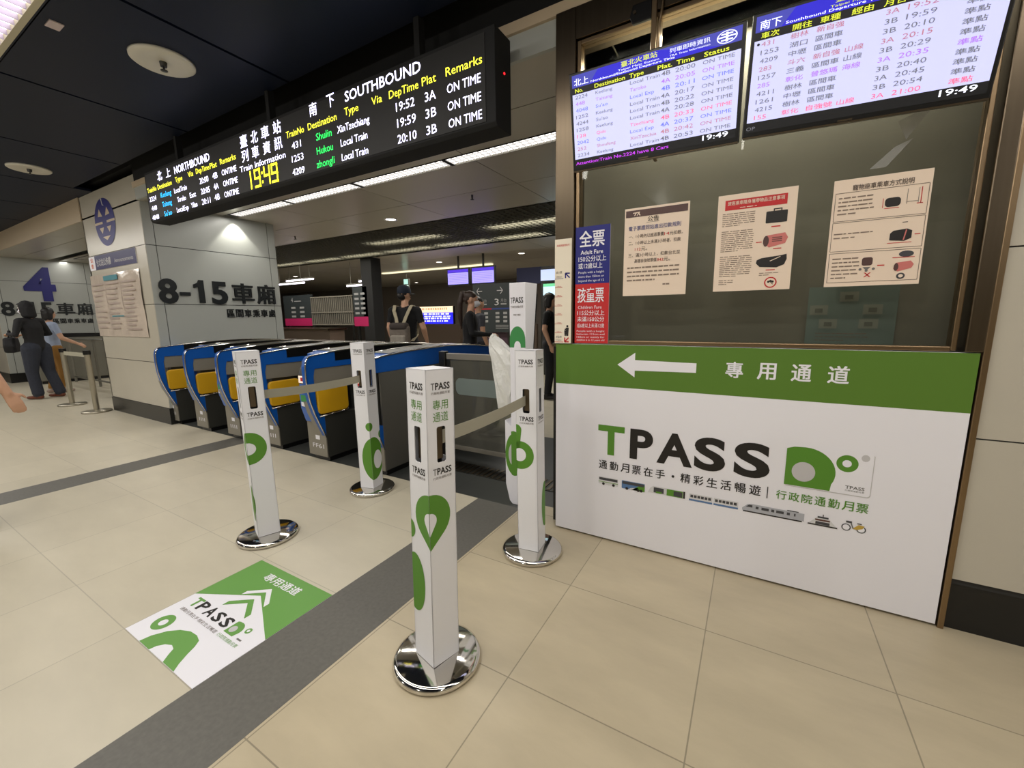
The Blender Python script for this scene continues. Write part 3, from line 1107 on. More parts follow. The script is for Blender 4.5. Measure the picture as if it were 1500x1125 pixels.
screen('departure_screen', 'wall screen listing northbound departures with purple ticker line, beside the left window post', -0.862, 0.748, 0.012, scr1)
screen('departure_screen', 'wall screen listing southbound departures in Chinese, nearer the right window post', -0.104, 0.735, 0.035, scr2)
for x_, lab in ((-0.50, 'bronze hanger pole with looped cable above the northbound screen'), (0.27, 'bronze hanger pole above the southbound screen')):
    t = thing('hanger_pole', lab, 'pole', (x_, 2.21, 2.45), 'screen hanger poles')
    p_ = MB()
    p_.box(-0.012, 0.012, -0.012, 0.012, -0.15, 0.9, BRONZE, 0.003)
    p_.build('pole', t)
    p_ = MB()
    p_.tube([(0.022, -0.008, -0.1), (0.022, -0.008, 0.16), (0.03, -0.01, 0.2), (0.038, -0.01, 0.25), (0.03, -0.01, 0.3), (0.026, -0.01, 0.5)], 0.006, BRONZE)
    p_.build('cable', t)
    p_ = MB()
    p_.prism([(-0.115, 0.235), (-0.10, 0.205), (-0.012, 0.205), (-0.012, 0.285), (-0.10, 0.285)], 'xz', -0.008, 0.012, BLK, 0.004)
    p_.cyl((-0.09, -0.009, 0.25), (-0.09, -0.014, 0.25), 0.008, 0.008, STEEL, 12)
    p_.build('clamp_plate', t)

# ================================================================ LED BOARD
sg = thing('departure_board', 'long black overhead LED train departure board hanging above the gates', 'sign', (-5.40, 2.0, 2.29))
b_ = MB()
b_.prism([(0.0, 0.02), (0.02, 0.0), (0.16, 0.0), (0.16, 0.47), (0.0, 0.47)], 'yz', 0.0, 4.16, MBLK, 0.004)
b_.build('housing', sg)
b_ = MB()
b_.box(0.03, 4.10, -0.003, 0.001, 0.028, 0.448, mat('led_face', (20, 19, 18), 0.6))
b_.build('display_face', sg)
FD = Frame((5.40, -0.003, -2.29), X, Z)
lt = MB()
for t_, c_, x_, z_, w_, h_ in [
    ('南', 'w', -2.737, 2.667, .078, .082), ('下', 'w', -2.553, 2.677, .076, .078), ('SOUTHBOUND', 'w', -2.373, 2.673, .642, .062),
    ('TrainNo', 'y', -3.02, 2.590, .207, .046), ('Destination', 'y', -2.768, 2.590, .302, .046), ('Type', 'y', -2.387, 2.596, .131, .046), ('Via', 'y', -2.136, 2.596, .09, .046), ('DepTime', 'y', -1.986, 2.594, .232, .046), ('Plat', 'y', -1.727, 2.596, .103, .046), ('Remarks', 'y', -1.555, 2.599, .239, .046),
    ('431', 'w', -2.965, 2.508, .105, .046), ('1253', 'w', -2.979, 2.421, .135, .046), ('4209', 'w', -2.984, 2.333, .14, .046),
    ('Shulin', 'g', -2.689, 2.507, .163, .048), ('Hukou', 'g', -2.694, 2.419, .17, .048), ('zhongli', 'g', -2.706, 2.335, .189, .048),
    ('XinTzechiang', 'w', -2.468, 2.507, .304, .046), ('Local Train', 'w', -2.444, 2.421, .253, .046), ('Local Train', 'w', -2.443, 2.333, .251, .046),
    ('19:52', 'w', -1.935, 2.512, .146, .05), ('19:59', 'w', -1.932, 2.424, .148, .05), ('20:10', 'w', -1.935, 2.336, .151, .05),
    ('3A', 'w', -1.71, 2.510, .08, .05), ('3B', 'w', -1.71, 2.423, .079, .05), ('3B', 'w', -1.709, 2.336, .077, .05),
    ('ON TIME', 'w', -1.55, 2.513, .223, .047), ('ON TIME', 'w', -1.549, 2.425, .222, .047), ('ON TIME', 'w', -1.547, 2.338, .223, .047),
    ('臺', 'w', -3.619, 2.643, .098, .088), ('北', 'w', -3.468, 2.643, .094, .086), ('車', 'w', -3.326, 2.643, .1, .088), ('站', 'w', -3.17, 2.646, .096, .088),
    ('列', 'w', -3.619, 2.535, .094, .088), ('車', 'w', -3.473, 2.537, .094, .086), ('資', 'w', -3.32, 2.537, .094, .086), ('訊', 'w', -3.172, 2.539, .096, .087),
    ('Train Information', 'w', -3.664, 2.471, .614, .045),
    ('北', 'w', -5.109, 2.640, .098, .085), ('上', 'w', -4.931, 2.643, .098, .078), ('NORTHBOUND', 'w', -4.752, 2.645, .644, .066),
    ('TrainNo', 'y', -5.363, 2.567, .2, .046), ('Destination', 'y', -5.131, 2.568, .295, .046), ('Type', 'y', -4.759, 2.574, .137, .046), ('Via', 'y', -4.51, 2.577, .095, .046), ('DepTime', 'y', -4.362, 2.579, .231, .046), ('Plat', 'y', -4.119, 2.578, .116, .046), ('Remarks', 'y', -3.949, 2.582, .244, .046),
    ('2224', 'w', -5.342, 2.483, .147, .046), ('448', 'w', -5.325, 2.395, .115, .046), ('4048', 'w', -5.337, 2.308, .145, .046),
    ('Keelung', 'c', -5.092, 2.486, .221, .048), ('Taitung', 'c', -5.085, 2.400, .2, .048), ("Su'ao", 'c', -5.069, 2.312, .16, .048),
    ('LocalTrain', 'w', -4.807, 2.484, .245, .046), ('Taroko', 'w', -4.768, 2.400, .166, .046), ('East', 'w', -4.523, 2.403, .11, .046), ('LocalExp', 'w', -4.804, 2.313, .228, .046), ('Yilan', 'w', -4.523, 2.317, .112, .046),
    ('20:00', 'w', -4.32, 2.488, .153, .05), ('20:05', 'w', -4.318, 2.402, .153, .05), ('20:11', 'w', -4.323, 2.316, .148, .05),
    ('4B', 'w', -4.095, 2.492, .082, .05), ('4A', 'w', -4.095, 2.407, .08, .05), ('4B', 'w', -4.1, 2.321, .083, .05),
    ('ONTIME', 'w', -3.941, 2.494, .227, .047), ('ONTIME', 'w', -3.938, 2.407, .225, .047), ('ONTIME', 'w', -3.939, 2.321, .224, .047)]:
    lt.text(FD, t_, x_, z_, w_, h_, LED[c_], 0.008 if h_ > 0.06 else 0.0)
# seven-segment clock 19:49
SEG = {'1': 'bc', '9': 'abcdfg', '4': 'bcfg'}


def seven(mb, F, ch, x, y, w, h, m, th):
    for s_ in SEG[ch]:
        a = {'a': (x, y + h - th, x + w, y + h), 'd': (x, y, x + w, y + th), 'g': (x, y + h / 2 - th / 2, x + w, y + h / 2 + th / 2), 'b': (x + w - th, y + h / 2, x + w, y + h), 'c': (x + w - th, y, x + w, y + h / 2), 'f': (x, y + h / 2, x + th, y + h), 'e': (x, y, x + th, y + h / 2)}[s_]
        mb.rect(F, *a, m, 0.0015)


for ch, x_ in (('1', -3.60), ('9', -3.475), ('4', -3.345), ('9', -3.245)):
    seven(lt, FD, ch, x_, 2.325, 0.082, 0.135, LED['Y'], 0.016)
for z_ in (2.345, 2.41):
    lt.rect(FD, -3.374, z_, -3.358, z_ + 0.018, LED['Y'], 0.0015)
lt.build('led_lettering', sg)
b_ = MB()
b_.cyl((4.158, 0.09, 0.28), (4.163, 0.09, 0.28), 0.006, 0.006, E_('red_lamp', (255, 30, 40), 3), 12)
b_.build('indicator_lamp', sg)
for x_ in (0.6, 2.1, 3.6):
    b_ = MB()
    b_.box(x_ - 0.02, x_ + 0.02, 0.05, 0.10, 0.46, 1.0, MBLK)
    b_.build('hanger', sg)

# ================================================================ PILLAR SIGNAGE
NV = mat('emblem_navy', (34, 34, 112), 0.4)
FPl = Frame((0, 2.26, 0), X, Z)
em = MB()
cx, cz, rx, rz_ = -7.425, 2.585, 0.335, 0.295
em.ell(FPl, cx, cz, rx, rz_, NV, 0.004, 48)
em.rect(FPl, cx - rx, cz - 0.014, cx - 0.07, cz + 0.014, CREAM, 0.006)
em.rect(FPl, cx + 0.07, cz - 0.014, cx + rx, cz + 0.014, CREAM, 0.006)
for s_ in (-1, 1):
    em.flat(FPl, [(cx + s_ * 0.05, cz + 0.075), (cx + s_ * 0.20, cz + 0.085), (cx + s_ * 0.13, cz + 0.175)][::s_], CREAM, 0.006)
    em.flat(FPl, [(cx + s_ * 0.05, cz - 0.06), (cx + s_ * 0.20, cz - 0.06), (cx + s_ * 0.12, cz - 0.135)][::-s_], CREAM, 0.006)
em.flat(FPl, [(cx - 0.13, cz - 0.175), (cx, cz - 0.225), (cx + 0.13, cz - 0.175)], CREAM, 0.006)
em.flat(FPl, [(cx - 0.02, cz + 0.29), (cx + 0.0, cz + 0.205), (cx + 0.07, cz + 0.198), (cx + 0.02, cz + 0.212), (cx + 0.005, cz + 0.29)], LGREY, 0.006)
em.build('railway_emblem', label='round navy railway emblem high on the cream front of the near pillar', cat='emblem')

bn = thing('notice_board_header', 'dark navy header strip with orange tab above the papers on the near pillar', 'sign', (-8.2, 2.258, 2.012))
q_ = MB()
q_.box(0, 1.58, -0.006, 0, 0, 0.185, WHITE)
q_.build('board', bn)
q_ = MB()
FB = Frame((0, -0.006, 0), X, Z)
q_.rect(FB, 0.22, 0.0, 1.58, 0.185, mat('header_navy', (44, 42, 92), 0.4), 0.001)
q_.text(FB, '台北站公佈欄', 0.28, 0.04, 0.5, 0.1, LGREY, 0.02, 0.003)
q_.text(FB, 'Announcements', 0.9, 0.055, 0.6, 0.05, LGREY, 0.01, 0.003)
ORG = mat('orange_print', (222, 110, 50), 0.5)
q_.text(FB, '公', 0.07, 0.105, 0.09, 0.06, ORG, 0.02, 0.003)
q_.text(FB, '告', 0.07, 0.025, 0.09, 0.06, ORG, 0.02, 0.003)
q_.build('lettering', bn)
np_ = thing('notice_board_papers', 'plastic covered sheets of small print pinned on the near pillar under the navy header', 'notice', (-8.26, 2.258, 1.10))
q_ = MB()
COVER = mat('plastic_cover', (214, 200, 186), 0.12, coat=0.6, noise=0.06, nscale=5, bump=0.6)
nx, nz = 28, 20
vs, fs_ = [], []
for j in range(nz + 1):
    for i in range(nx + 1):
        x_, z_ = 1.66 * i / nx, 0.845 * j / nz
        vs.append((x_, -0.006 - 0.012 * abs(math.sin(x_ * 5 + math.sin(z_ * 7))) * math.sin(PI * j / nz), z_))
for j in range(nz):
    for i in range(nx):
        a = j * (nx + 1) + i
        fs_.append((a, a + 1, a + nx + 2, a + nx + 1))
q_.add(vs, fs_, COVER, True)
q_.build('cover_sheet', np_)
q_ = MB()
FN = Frame((0, -0.02, 0), X, Z)
TEAL = mat('teal_print', (70, 132, 144), 0.5)
FN2 = mat('faint_print', (168, 152, 144), 0.5)
q_.rect(FN, 0.52, 0.75, 1.0, 0.815, TEAL)
q_.rect(FN, 0.62, 0.27, 1.03, 0.285, TEAL)
for x_, n_ in ((0.06, 9), (0.56, 10), (1.10, 12)):
    rr = random.Random(int(x_ * 100))
    for k in range(n_):
        z_ = 0.70 - 0.66 * k / n_
        q_.rect(FN, x_, z_, x_ + rr.uniform(0.25, 0.44), z_ + 0.02, FN2)
for x_ in (0.52, 1.05):
    q_.rect(FN, x_, 0.03, x_ + 0.01, 0.74, FN2)
q_.build('print', np_)

CHM = mat('raised_character', (24, 28, 30), 0.35)
for X0, lab, dz in ((-6.334, 'raised black 8-15 car sign with Chinese characters on side of the near pillar', 0), (-14.0, 'raised 8-15 car sign on far pillar behind the hooded person', -0.06)):
    t = thing('car_number_sign', lab, 'sign', (X0, 2.26, 1.31 + dz))
    FX = Frame((0, 0, 0), Y, Z)
    for ch, y_, w_, h_ in (('8', .057, .198, .294), ('-', .277, .112, .04), ('1', .436, .115, .294), ('5', .637, .195, .294), ('車', .891, .296, .28), ('廂', 1.226, .274, .28)):
        c_ = MB()
        zz = .22
        if ch == '1':
            c_.prism([(y_ + p * w_, zz + q * h_) for p, q in ((.44, 0), (1, 0), (1, 1), (.55, 1), (.40, .88), (0, .80), (0, .64), (.44, .70))], 'yz', 0.0, .02, CHM)
        elif ch == '-':
            c_.prism([(y_, .308), (y_ + w_, .308), (y_ + w_, .352), (y_, .352)], 'yz', 0.0, .02, CHM)
        else:
            c_.text(FX, ch, y_, zz, w_, h_, CHM, 0.03 if ch in '815' else 0.022, .02, res=4, depth=.02)
        c_.build('character', t)
    c_ = MB()
    for k, ch in enumerate('區間車乘車處'):
        c_.text(FX, ch, 0.80 + 0.115 * k, 0.03, 0.098, 0.11, CHM, 0.02, .012, res=2, depth=.012)
    c_.build('subtitle_characters', t)
t4 = MB()
FX4 = Frame((-14.0, 2.26, 0), Y, Z)
t4.text(FX4, '4', 0.44, 1.815, 0.50, 0.72, NV, 0.035, .02, res=4, depth=.02)
t4.build('platform_number', label='big navy numeral 4 on the far pillar above its car sign', cat='sign')

# ================================================================ FLOOR MAT
fm = thing('floor_sticker', 'green and white arrow sticker on the floor tiles beside the grey strip', 'sticker', (-2.25, 0.532, 0))
b_ = MB()
b_.box(0, 0.596, 0, 0.578, 0.0002, 0.0022, WHITE)
b_.build('sheet', fm)
FM = Frame((2.25, -0.532, 0.0022), X, Y)
MG = mat('sticker_green', (104, 158, 74), 0.5)
q_ = MB()
q_.flat(FM, [(-2.25, 0.792), (-1.952, 0.939), (-1.654, 0.792), (-1.654, 1.110), (-2.25, 1.110)], MG, 0.0003)
q_.text(FM, '專用通道', -2.085, 1.015, 0.275, 0.052, WHITE, 0.014, 0.0006)
q_.flat(FM, [(-2.045, 0.926), (-1.953, 0.994), (-1.860, 0.926), (-1.860, 0.900), (-1.953, 0.966), (-2.045, 0.900)], WHITE, 0.0007)
q_.flat(FM, [(-2.045, 0.845), (-1.953, 0.910), (-1.860, 0.845), (-1.860, 0.815), (-1.953, 0.880), (-2.045, 0.815)], MG, 0.0007)
q_.text(FM, 'T', -2.195, 0.742, 0.055, 0.052, MG, 0.03, 0.0006)
for k, ch in enumerate('PASS'):
    q_.text(FM, ch, -2.135 + 0.068 * k, 0.742, 0.056, 0.052, BLACK, 0.03, 0.0006)
q_.text(FM, '通勤月票在手·精彩生活暢遊', -2.19, 0.705, 0.31, 0.017, DK, 0.0, 0.0006)
q_.text(FM, '行政院通勤月票', -1.865, 0.705, 0.145, 0.017, MG, 0.0, 0.0006)
q_.flat(FM, dshape(-1.862, 0.733, -1.79, 0.80), MG, 0.0006)
q_.ell(FM, -1.835, 0.759, 0.018, 0.017, LGREY, 0.0009, 20)
q_.ell(FM, -1.766, 0.785, 0.015, 0.015, MG, 0.0006, 20)
q_.ell(FM, -1.766, 0.785, 0.007, 0.007, WHITE, 0.0009, 16)
q_.rect(FM, -1.765, 0.735, -1.735, 0.742, GREY, 0.0006)
q_.ell(FM, -2.150, 0.630, 0.046, 0.044, MG, 0.0004)
q_.ell(FM, -2.148, 0.629, 0.019, 0.018, WHITE, 0.0007)
arch = [(-2.108, 0.5325)] + [(-2.03 + 0.155 * math.cos(t), 0.535 + 0.128 * math.sin(t)) for t in [PI * (1 - k / 20) for k in range(2, 10)]] + [(-1.955 + 0.085 * math.cos(t), 0.615 + 0.045 * math.sin(t)) for t in [PI / 2 * (1 - k / 6) for k in range(7)]] + [(-1.872, 0.59), (-1.80, 0.5325)]
arch = [(-2.108, 0.5325), (-2.10, 0.57), (-2.07, 0.615), (-2.03, 0.645), (-1.98, 0.663), (-1.93, 0.665), (-1.89, 0.655), (-1.868, 0.63), (-1.852, 0.60), (-1.825, 0.56), (-1.80, 0.5325)]
q_.flat(FM, arch[::-1], MG, 0.0004)
q_.flat(FM, [(-2.015, 0.5325), (-2.01, 0.555), (-1.99, 0.577), (-1.96, 0.589), (-1.932, 0.583), (-1.915, 0.56), (-1.89, 0.5325)][::-1], WHITE, 0.0007)
q_.build('print', fm)

# ================================================================ BELT POSTS WITH TPASS SLEEVES
S_, H_ = 0.117, 1.13


def clip_u(pts, lo, hi):
    def half(pts, f, at):
        out = []
        for k in range(len(pts)):
            a, b = pts[k], pts[(k + 1) % len(pts)]
            ia, ib = f(a), f(b)
            if ia:
                out.append(a)
            if ia != ib:
                t = (at - a[0]) / (b[0] - a[0])
                out.append((at, a[1] + t * (b[1] - a[1])))
        return out
    pts = half(pts, lambda p: p[0] >= lo, lo)
    return half(pts, lambda p: p[0] <= hi, hi) if pts else pts


def epts(cx, cz, rx, rz, n=40):
    return [(cx + rx * math.cos(2 * PI * k / n), cz + rz * math.sin(2 * PI * k / n)) for k in range(n)]


def leaf(cx, z0, z1, w, n=28):
    """teardrop: point at the bottom, round top of radius w"""
    cz = z1 - w
    d = cz - z0
    a = math.asin(min(0.99, w / d))
    pts = [(cx, z0)]
    for k in range(n + 1):
        t = -a + (PI + 2 * a) * k / n
        pts.append((cx + w * math.cos(t), cz + w * math.sin(t)))
    return pts


def belt_post(loc, tilt, yaw, label, lane, shapes, belt=None):
    """shapes: list of (polygon in unrolled u, material, lift); face A is u in [0,S], face B u in [S,2S]"""
    t = thing('belt_post', label, 'barrier post', (loc[0], loc[1], 0), 'white sleeved barrier posts')
    b_ = MB()
    b_.lathe([(0.0, 0.0005), (0.155, 0.0005), (0.165, 0.004), (0.168, 0.014), (0.163, 0.025), (0.150, 0.031), (0.0, 0.034)], (0, 0, 0), CHROME, 64)
    b_.build('base', t)
    b_ = MB()
    b_.cyl((0, 0, 0.03), (0, 0, 0.78), 0.03, 0.03, CHROME, 24)
    pst_ = b_.build('post', t)
    b_ = MB()
    b_.cyl((0, 0, 0.78), (0, 0, 0.97), 0.036, 0.036, BLK, 24)
    b_.box(-0.016, 0.016, -0.046, -0.03, 0.81, 0.93, STEEL, 0.003)
    b_.box(0.03, 0.046, -0.016, 0.016, 0.81, 0.93, STEEL, 0.003)
    hd = b_.build('belt_cassette', t)
    s2 = S_ / 2
    faces = [Frame((-s2, -s2, 0.0), X, Z), Frame((s2, -s2, 0.0), Y, Z), Frame((s2, s2, 0.0), -X, Z), Frame((-s2, s2, 0.0), -Y, Z)]
    sl = MB()
    for F in faces:
        sl.hole_plate(F, [(0, 0.034), (S_, 0.034), (S_, H_), (0, H_)], [rrect(S_ / 2 - 0.019, 0.802, S_ / 2 + 0.019, 0.930, 0.008)], SLEEVE, 0, 0.003)
    sl.box(-s2, s2, -s2, s2, H_ - 0.003, H_, SLEEVE)
    so = sl.build('sleeve', t)
    pr = MB()
    for i, F in enumerate(faces):
        for z_ in (1.060, 0.760):
            pr.text(F, 'T', S_ * .17, z_, S_ * .13, 0.024, LGREY if False else GREY, 0.015, 0.0008)
            pr.text(F, 'PASS', S_ * .32, z_, S_ * .53, 0.024, BLACK, 0.025, 0.0008)
            pr.text(F, '行政院通勤月票', S_ * .17, z_ - 0.017, S_ * .68, 0.0095, DK, 0.0, 0.0008)
        if lane:
            pr.text(F, '專用', S_ * .22, 0.990, S_ * .55, 0.034, GREEN, 0.0, 0.0008)
            pr.text(F, '通道', S_ * .22, 0.948, S_ * .55, 0.034, GREEN, 0.0, 0.0008)
    po = pr.build('lettering', so)
    gp = MB()
    for pts, m, lf in shapes:
        for i in range(4):
            c_ = clip_u(pts, S_ * i, S_ * (i + 1))
            if len(c_) > 2:
                gp.flat(faces[i], [(u - S_ * i, z_) for u, z_ in c_], m, lf)
    gp.build('pattern', so)
    for q_o in (so, pst_, hd):
        q_o.rotation_euler = (Matrix.Rotation(-tilt[1] / H_, 3, 'X') @ Matrix.Rotation(tilt[0] / H_, 3, 'Y') @ Matrix.Rotation(yaw, 3, 'Z')).to_euler()
    return t


def ring_belt(owner, p0, p1, zc, lab, h=0.052):
    """flat belt from p0 to p1 (world xy) as a part of the post it runs out of"""
    b_ = MB()
    a, c_ = Vector((p0[0], p0[1], 0)), Vector((p1[0], p1[1], 0))
    d = (c_ - a)
    n_ = Vector((-d.y, d.x, 0)).normalized() * 0.0009
    N = 16
    vs = []
    for k in range(N + 1):
        q = a + d * (k / N)
        sag = -0.012 * math.sin(PI * k / N)
        for s_ in (1, -1):
            for zz in (zc - h / 2, zc + h / 2):
                vs.append(tuple(q + n_ * s_ + Vector((0, 0, zz + sag)) - owner.location))
    fs = []
    for k in range(N):
        o = 4 * k
        fs += [(o, o + 4, o + 5, o + 1), (o + 2, o + 3, o + 7, o + 6), (o + 1, o + 5, o + 7, o + 3), (o, o + 2, o + 6, o + 4)]
    b_.add(vs, fs, BELT)
    o = b_.build('retractable_belt', label=lab, cat='belt', group='grey barrier belts')
    o.location = owner.location
    return o


G_, W_ = GREEN, SLEEVE
LA, LB = 0.0008, 0.0014
fr_shapes = [(leaf(S_ * 1.02, 0.490, 0.694, 0.087), G_, LA), (leaf(S_, 0.543, 0.628, 0.029), W_, LB),
             (epts(-0.004, 0.54, 0.03, 0.036), G_, LA), (epts(0.018, 0.335, 0.06, 0.115), G_, LA)]
post_f = belt_post((-0.9713, 1.0675), (-0.0041, 0.034), -0.2387, 'white sleeved belt post in front, dark green heart ring wrapped on its corner', True, fr_shapes)
lf_shapes = [(epts(S_ + 0.006, 0.575, 0.092, 0.094), G_, LA), (epts(S_, 0.573, 0.043, 0.036), W_, LB), (epts(S_ - 0.03, 0.24, 0.036, 0.11), G_, LA)]
post_l = belt_post((-2.4804, 1.2782), (-0.0149, -0.0002), -0.3433, 'white sleeved belt post above the green floor sticker', True, lf_shapes)
md_shapes = [(epts(S_, 0.51, 0.034, 0.032), G_, LA), (epts(S_ * 1.22, 0.262, 0.108, 0.164), G_, LA), (epts(S_ * 1.6, 0.245, 0.047, 0.072), W_, LB), (epts(S_ * 2, 0.43, 0.02, 0.03), G_, LA)]
post_m = belt_post((-2.4685, 2.0729), (-0.0077, 0.0045), 0.2043, 'white sleeved belt post closest to the blue gates, small green dot above a big ring', False, md_shapes)
rg_shapes = [(leaf(0.0, 0.47, 0.74, 0.03), G_, LA), (epts(0.020, 0.572, 0.078, 0.077), G_, LA), (epts(0.018, 0.574, 0.036, 0.036), W_, LB), (epts(S_ * 2 - 0.01, 0.27, 0.045, 0.13), G_, LA)]
post_r = belt_post((-0.9976, 1.9116), (-0.0147, 0.0094), 0.1210, 'white sleeved belt post beside the left end of the counter board', False, rg_shapes)
ring_belt(post_f, (-0.975, 1.12), (-1.012, 1.885), 0.868, 'grey belt stretched from the frontmost post to the post beside the counter')
ring_belt(post_l, (-2.49, 1.33), (-2.47, 2.05), 0.868, 'grey belt stretched in front of the yellow gate flaps')

# ================================================================ TALL SIGN BOX AND WRAPPED READER
tw = thing('reader_pillar', 'tall white card reader box standing behind the post beside the counter', 'ticket reader', (-1.393, 2.37, 0))
b_ = MB()
b_.prism([(0, 0), (0.10, 0), (0.10, 1.02), (0.17, 1.515), (0, 1.515)], 'yz', 0, 0.117, WHITE, 0.003)
b_.prism([(-0.05, 0.14), (-0.02, 0.02), (0.0, 0.0), (0.0, 0.56), (-0.05, 0.60)], 'xz', 0.004, 0.09, WHITE)
b_.build('casing', tw)
b_ = MB()
b_.prism([(0.10, 1.02), (0.115, 1.02), (0.185, 1.45), (0.17, 1.45)], 'yz', 0.005, 0.112, BLK)
b_.build('screen_back', tw)
b_ = MB()
FT = Frame((0, 0, 0), X, Z)
b_.text(FT, 'T', 0.010, 1.385, 0.016, 0.038, GREY, 0.01)
b_.text(FT, 'PASS', 0.028, 1.387, 0.075, 0.038, BLACK, 0.02)
b_.text(FT, '行政院通勤月票', 0.010, 1.355, 0.092, 0.016, DK)
b_.text(FT, '悠遊卡專用', 0.03, 1.305, 0.052, 0.013, DK)
b_.flat(FT, [(0.0, 1.10)] + [(0.058 - 0.058 * math.cos(PI * k / 16), 1.15 + 0.088 * math.sin(PI * k / 16)) for k in range(17)] + [(0.117, 1.10)], mat('sign_green', (58, 140, 74), 0.5), 0.001)
b_.flat(FT, [(0.032, 1.10)] + [(0.058 - 0.024 * math.cos(PI * k / 10), 1.112 + 0.03 * math.sin(PI * k / 10)) for k in range(11)] + [(0.083, 1.10)], WHITE, 0.0016)
b_.flat(FT, clip_u(epts(0.02, 0.36, 0.07, 0.15), -0.05, 0.0), GREEN, -0.0032)
b_.flat(FT, clip_u(epts(0.02, 0.36, 0.045, 0.085), -0.05, 0.0), LGREY, -0.0026)
b_.flat(FT, clip_u(epts(0.02, 0.37, 0.08, 0.16), 0.0, 0.117), GREEN, 0.001)
b_.build('lettering', tw)

# crumpled white plastic cover
WRAP = mat('white_plastic_wrap', (226, 226, 222), 0.35, coat=0.3, bump=0.9, nscale=30)
rr = random.Random(5)
sec = [(1.182, -1.548, 0.008, 0.008), (1.165, -1.552, 0.022, 0.022), (1.14, -1.53, 0.05, 0.032), (1.10, -1.508, 0.068, 0.040), (1.05, -1.474, 0.089, 0.048), (0.98, -1.460, 0.092, 0.052), (0.91, -1.453, 0.088, 0.054), (0.84, -1.449, 0.082, 0.054), (0.77, -1.445, 0.080, 0.052), (0.71, -1.445, 0.075, 0.048), (0.668, -1.452, 0.062, 0.036), (0.655, -1.455, 0.04, 0.02)]
n_ = 28
vs, fs = [], []
for i, (z_, cx_, rx_, ry_) in enumerate(sec):
    for k in range(n_):
        t = 2 * PI * k / n_
        w_ = 1 + 0.07 * math.sin(3 * t + i * 0.9) + 0.09 * math.sin(7 * t - i * 1.7) + rr.uniform(-0.09, 0.09)
        sq = (abs(math.cos(t)) ** 0.7) * (1 if math.cos(t) > 0 else -1)
        vs.append((cx_ + rx_ * sq * w_ - (-1.45), 0 + ry_ * math.sin(t) * w_, z_ + rr.uniform(-0.006, 0.006) - 0.9))
for i in range(len(sec) - 1):
    for k in range(n_):
        fs.append((i * n_ + k, (i + 1) * n_ + k, (i + 1) * n_ + (k + 1) % n_, i * n_ + (k + 1) % n_))
fs.append(tuple(range(n_)))
fs.append(tuple(range((len(sec) - 1) * n_, len(sec) * n_))[::-1])
b_ = MB()
b_.add([Vector(p) + Vector((-1.46, 2.43, 0.9)) for p in vs], fs, WRAP, False)
b_.build('plastic_cover', label='crumpled white plastic bag tied over the machine between the glass flap and reader box', cat='plastic bag', loc=(-1.46, 2.43, 0.65))
b_ = MB()
b_.box(-0.07, 0.01, 0.03, 0.08, 0.96, 1.0, BLK, 0.005)
b_.build('side_arm', tw)

# ================================================================ TICKET GATES
# outline of a gate seen from its side: y along the lane (0 = front foot), z up
FRONT = [(0.0, 0.237), (-0.05, 0.36), (-0.096, 0.48), (-0.127, 0.59), (-0.143, 0.69), (-0.148, 0.80), (-0.146, 0.90), (-0.134, 0.948), (-0.112, 0.976), (-0.08, 0.988)]
TOP = [(0.12, 1.008), (0.33, 1.020), (0.60, 1.031), (0.85, 1.034), (1.10, 1.026), (1.35, 1.008), (1.60, 0.978), (1.80, 0.945), (1.90, 0.915)]
BACK = [(1.935, 0.89), (1.93, 0.70), (1.88, 0.48), (1.79, 0.237)]


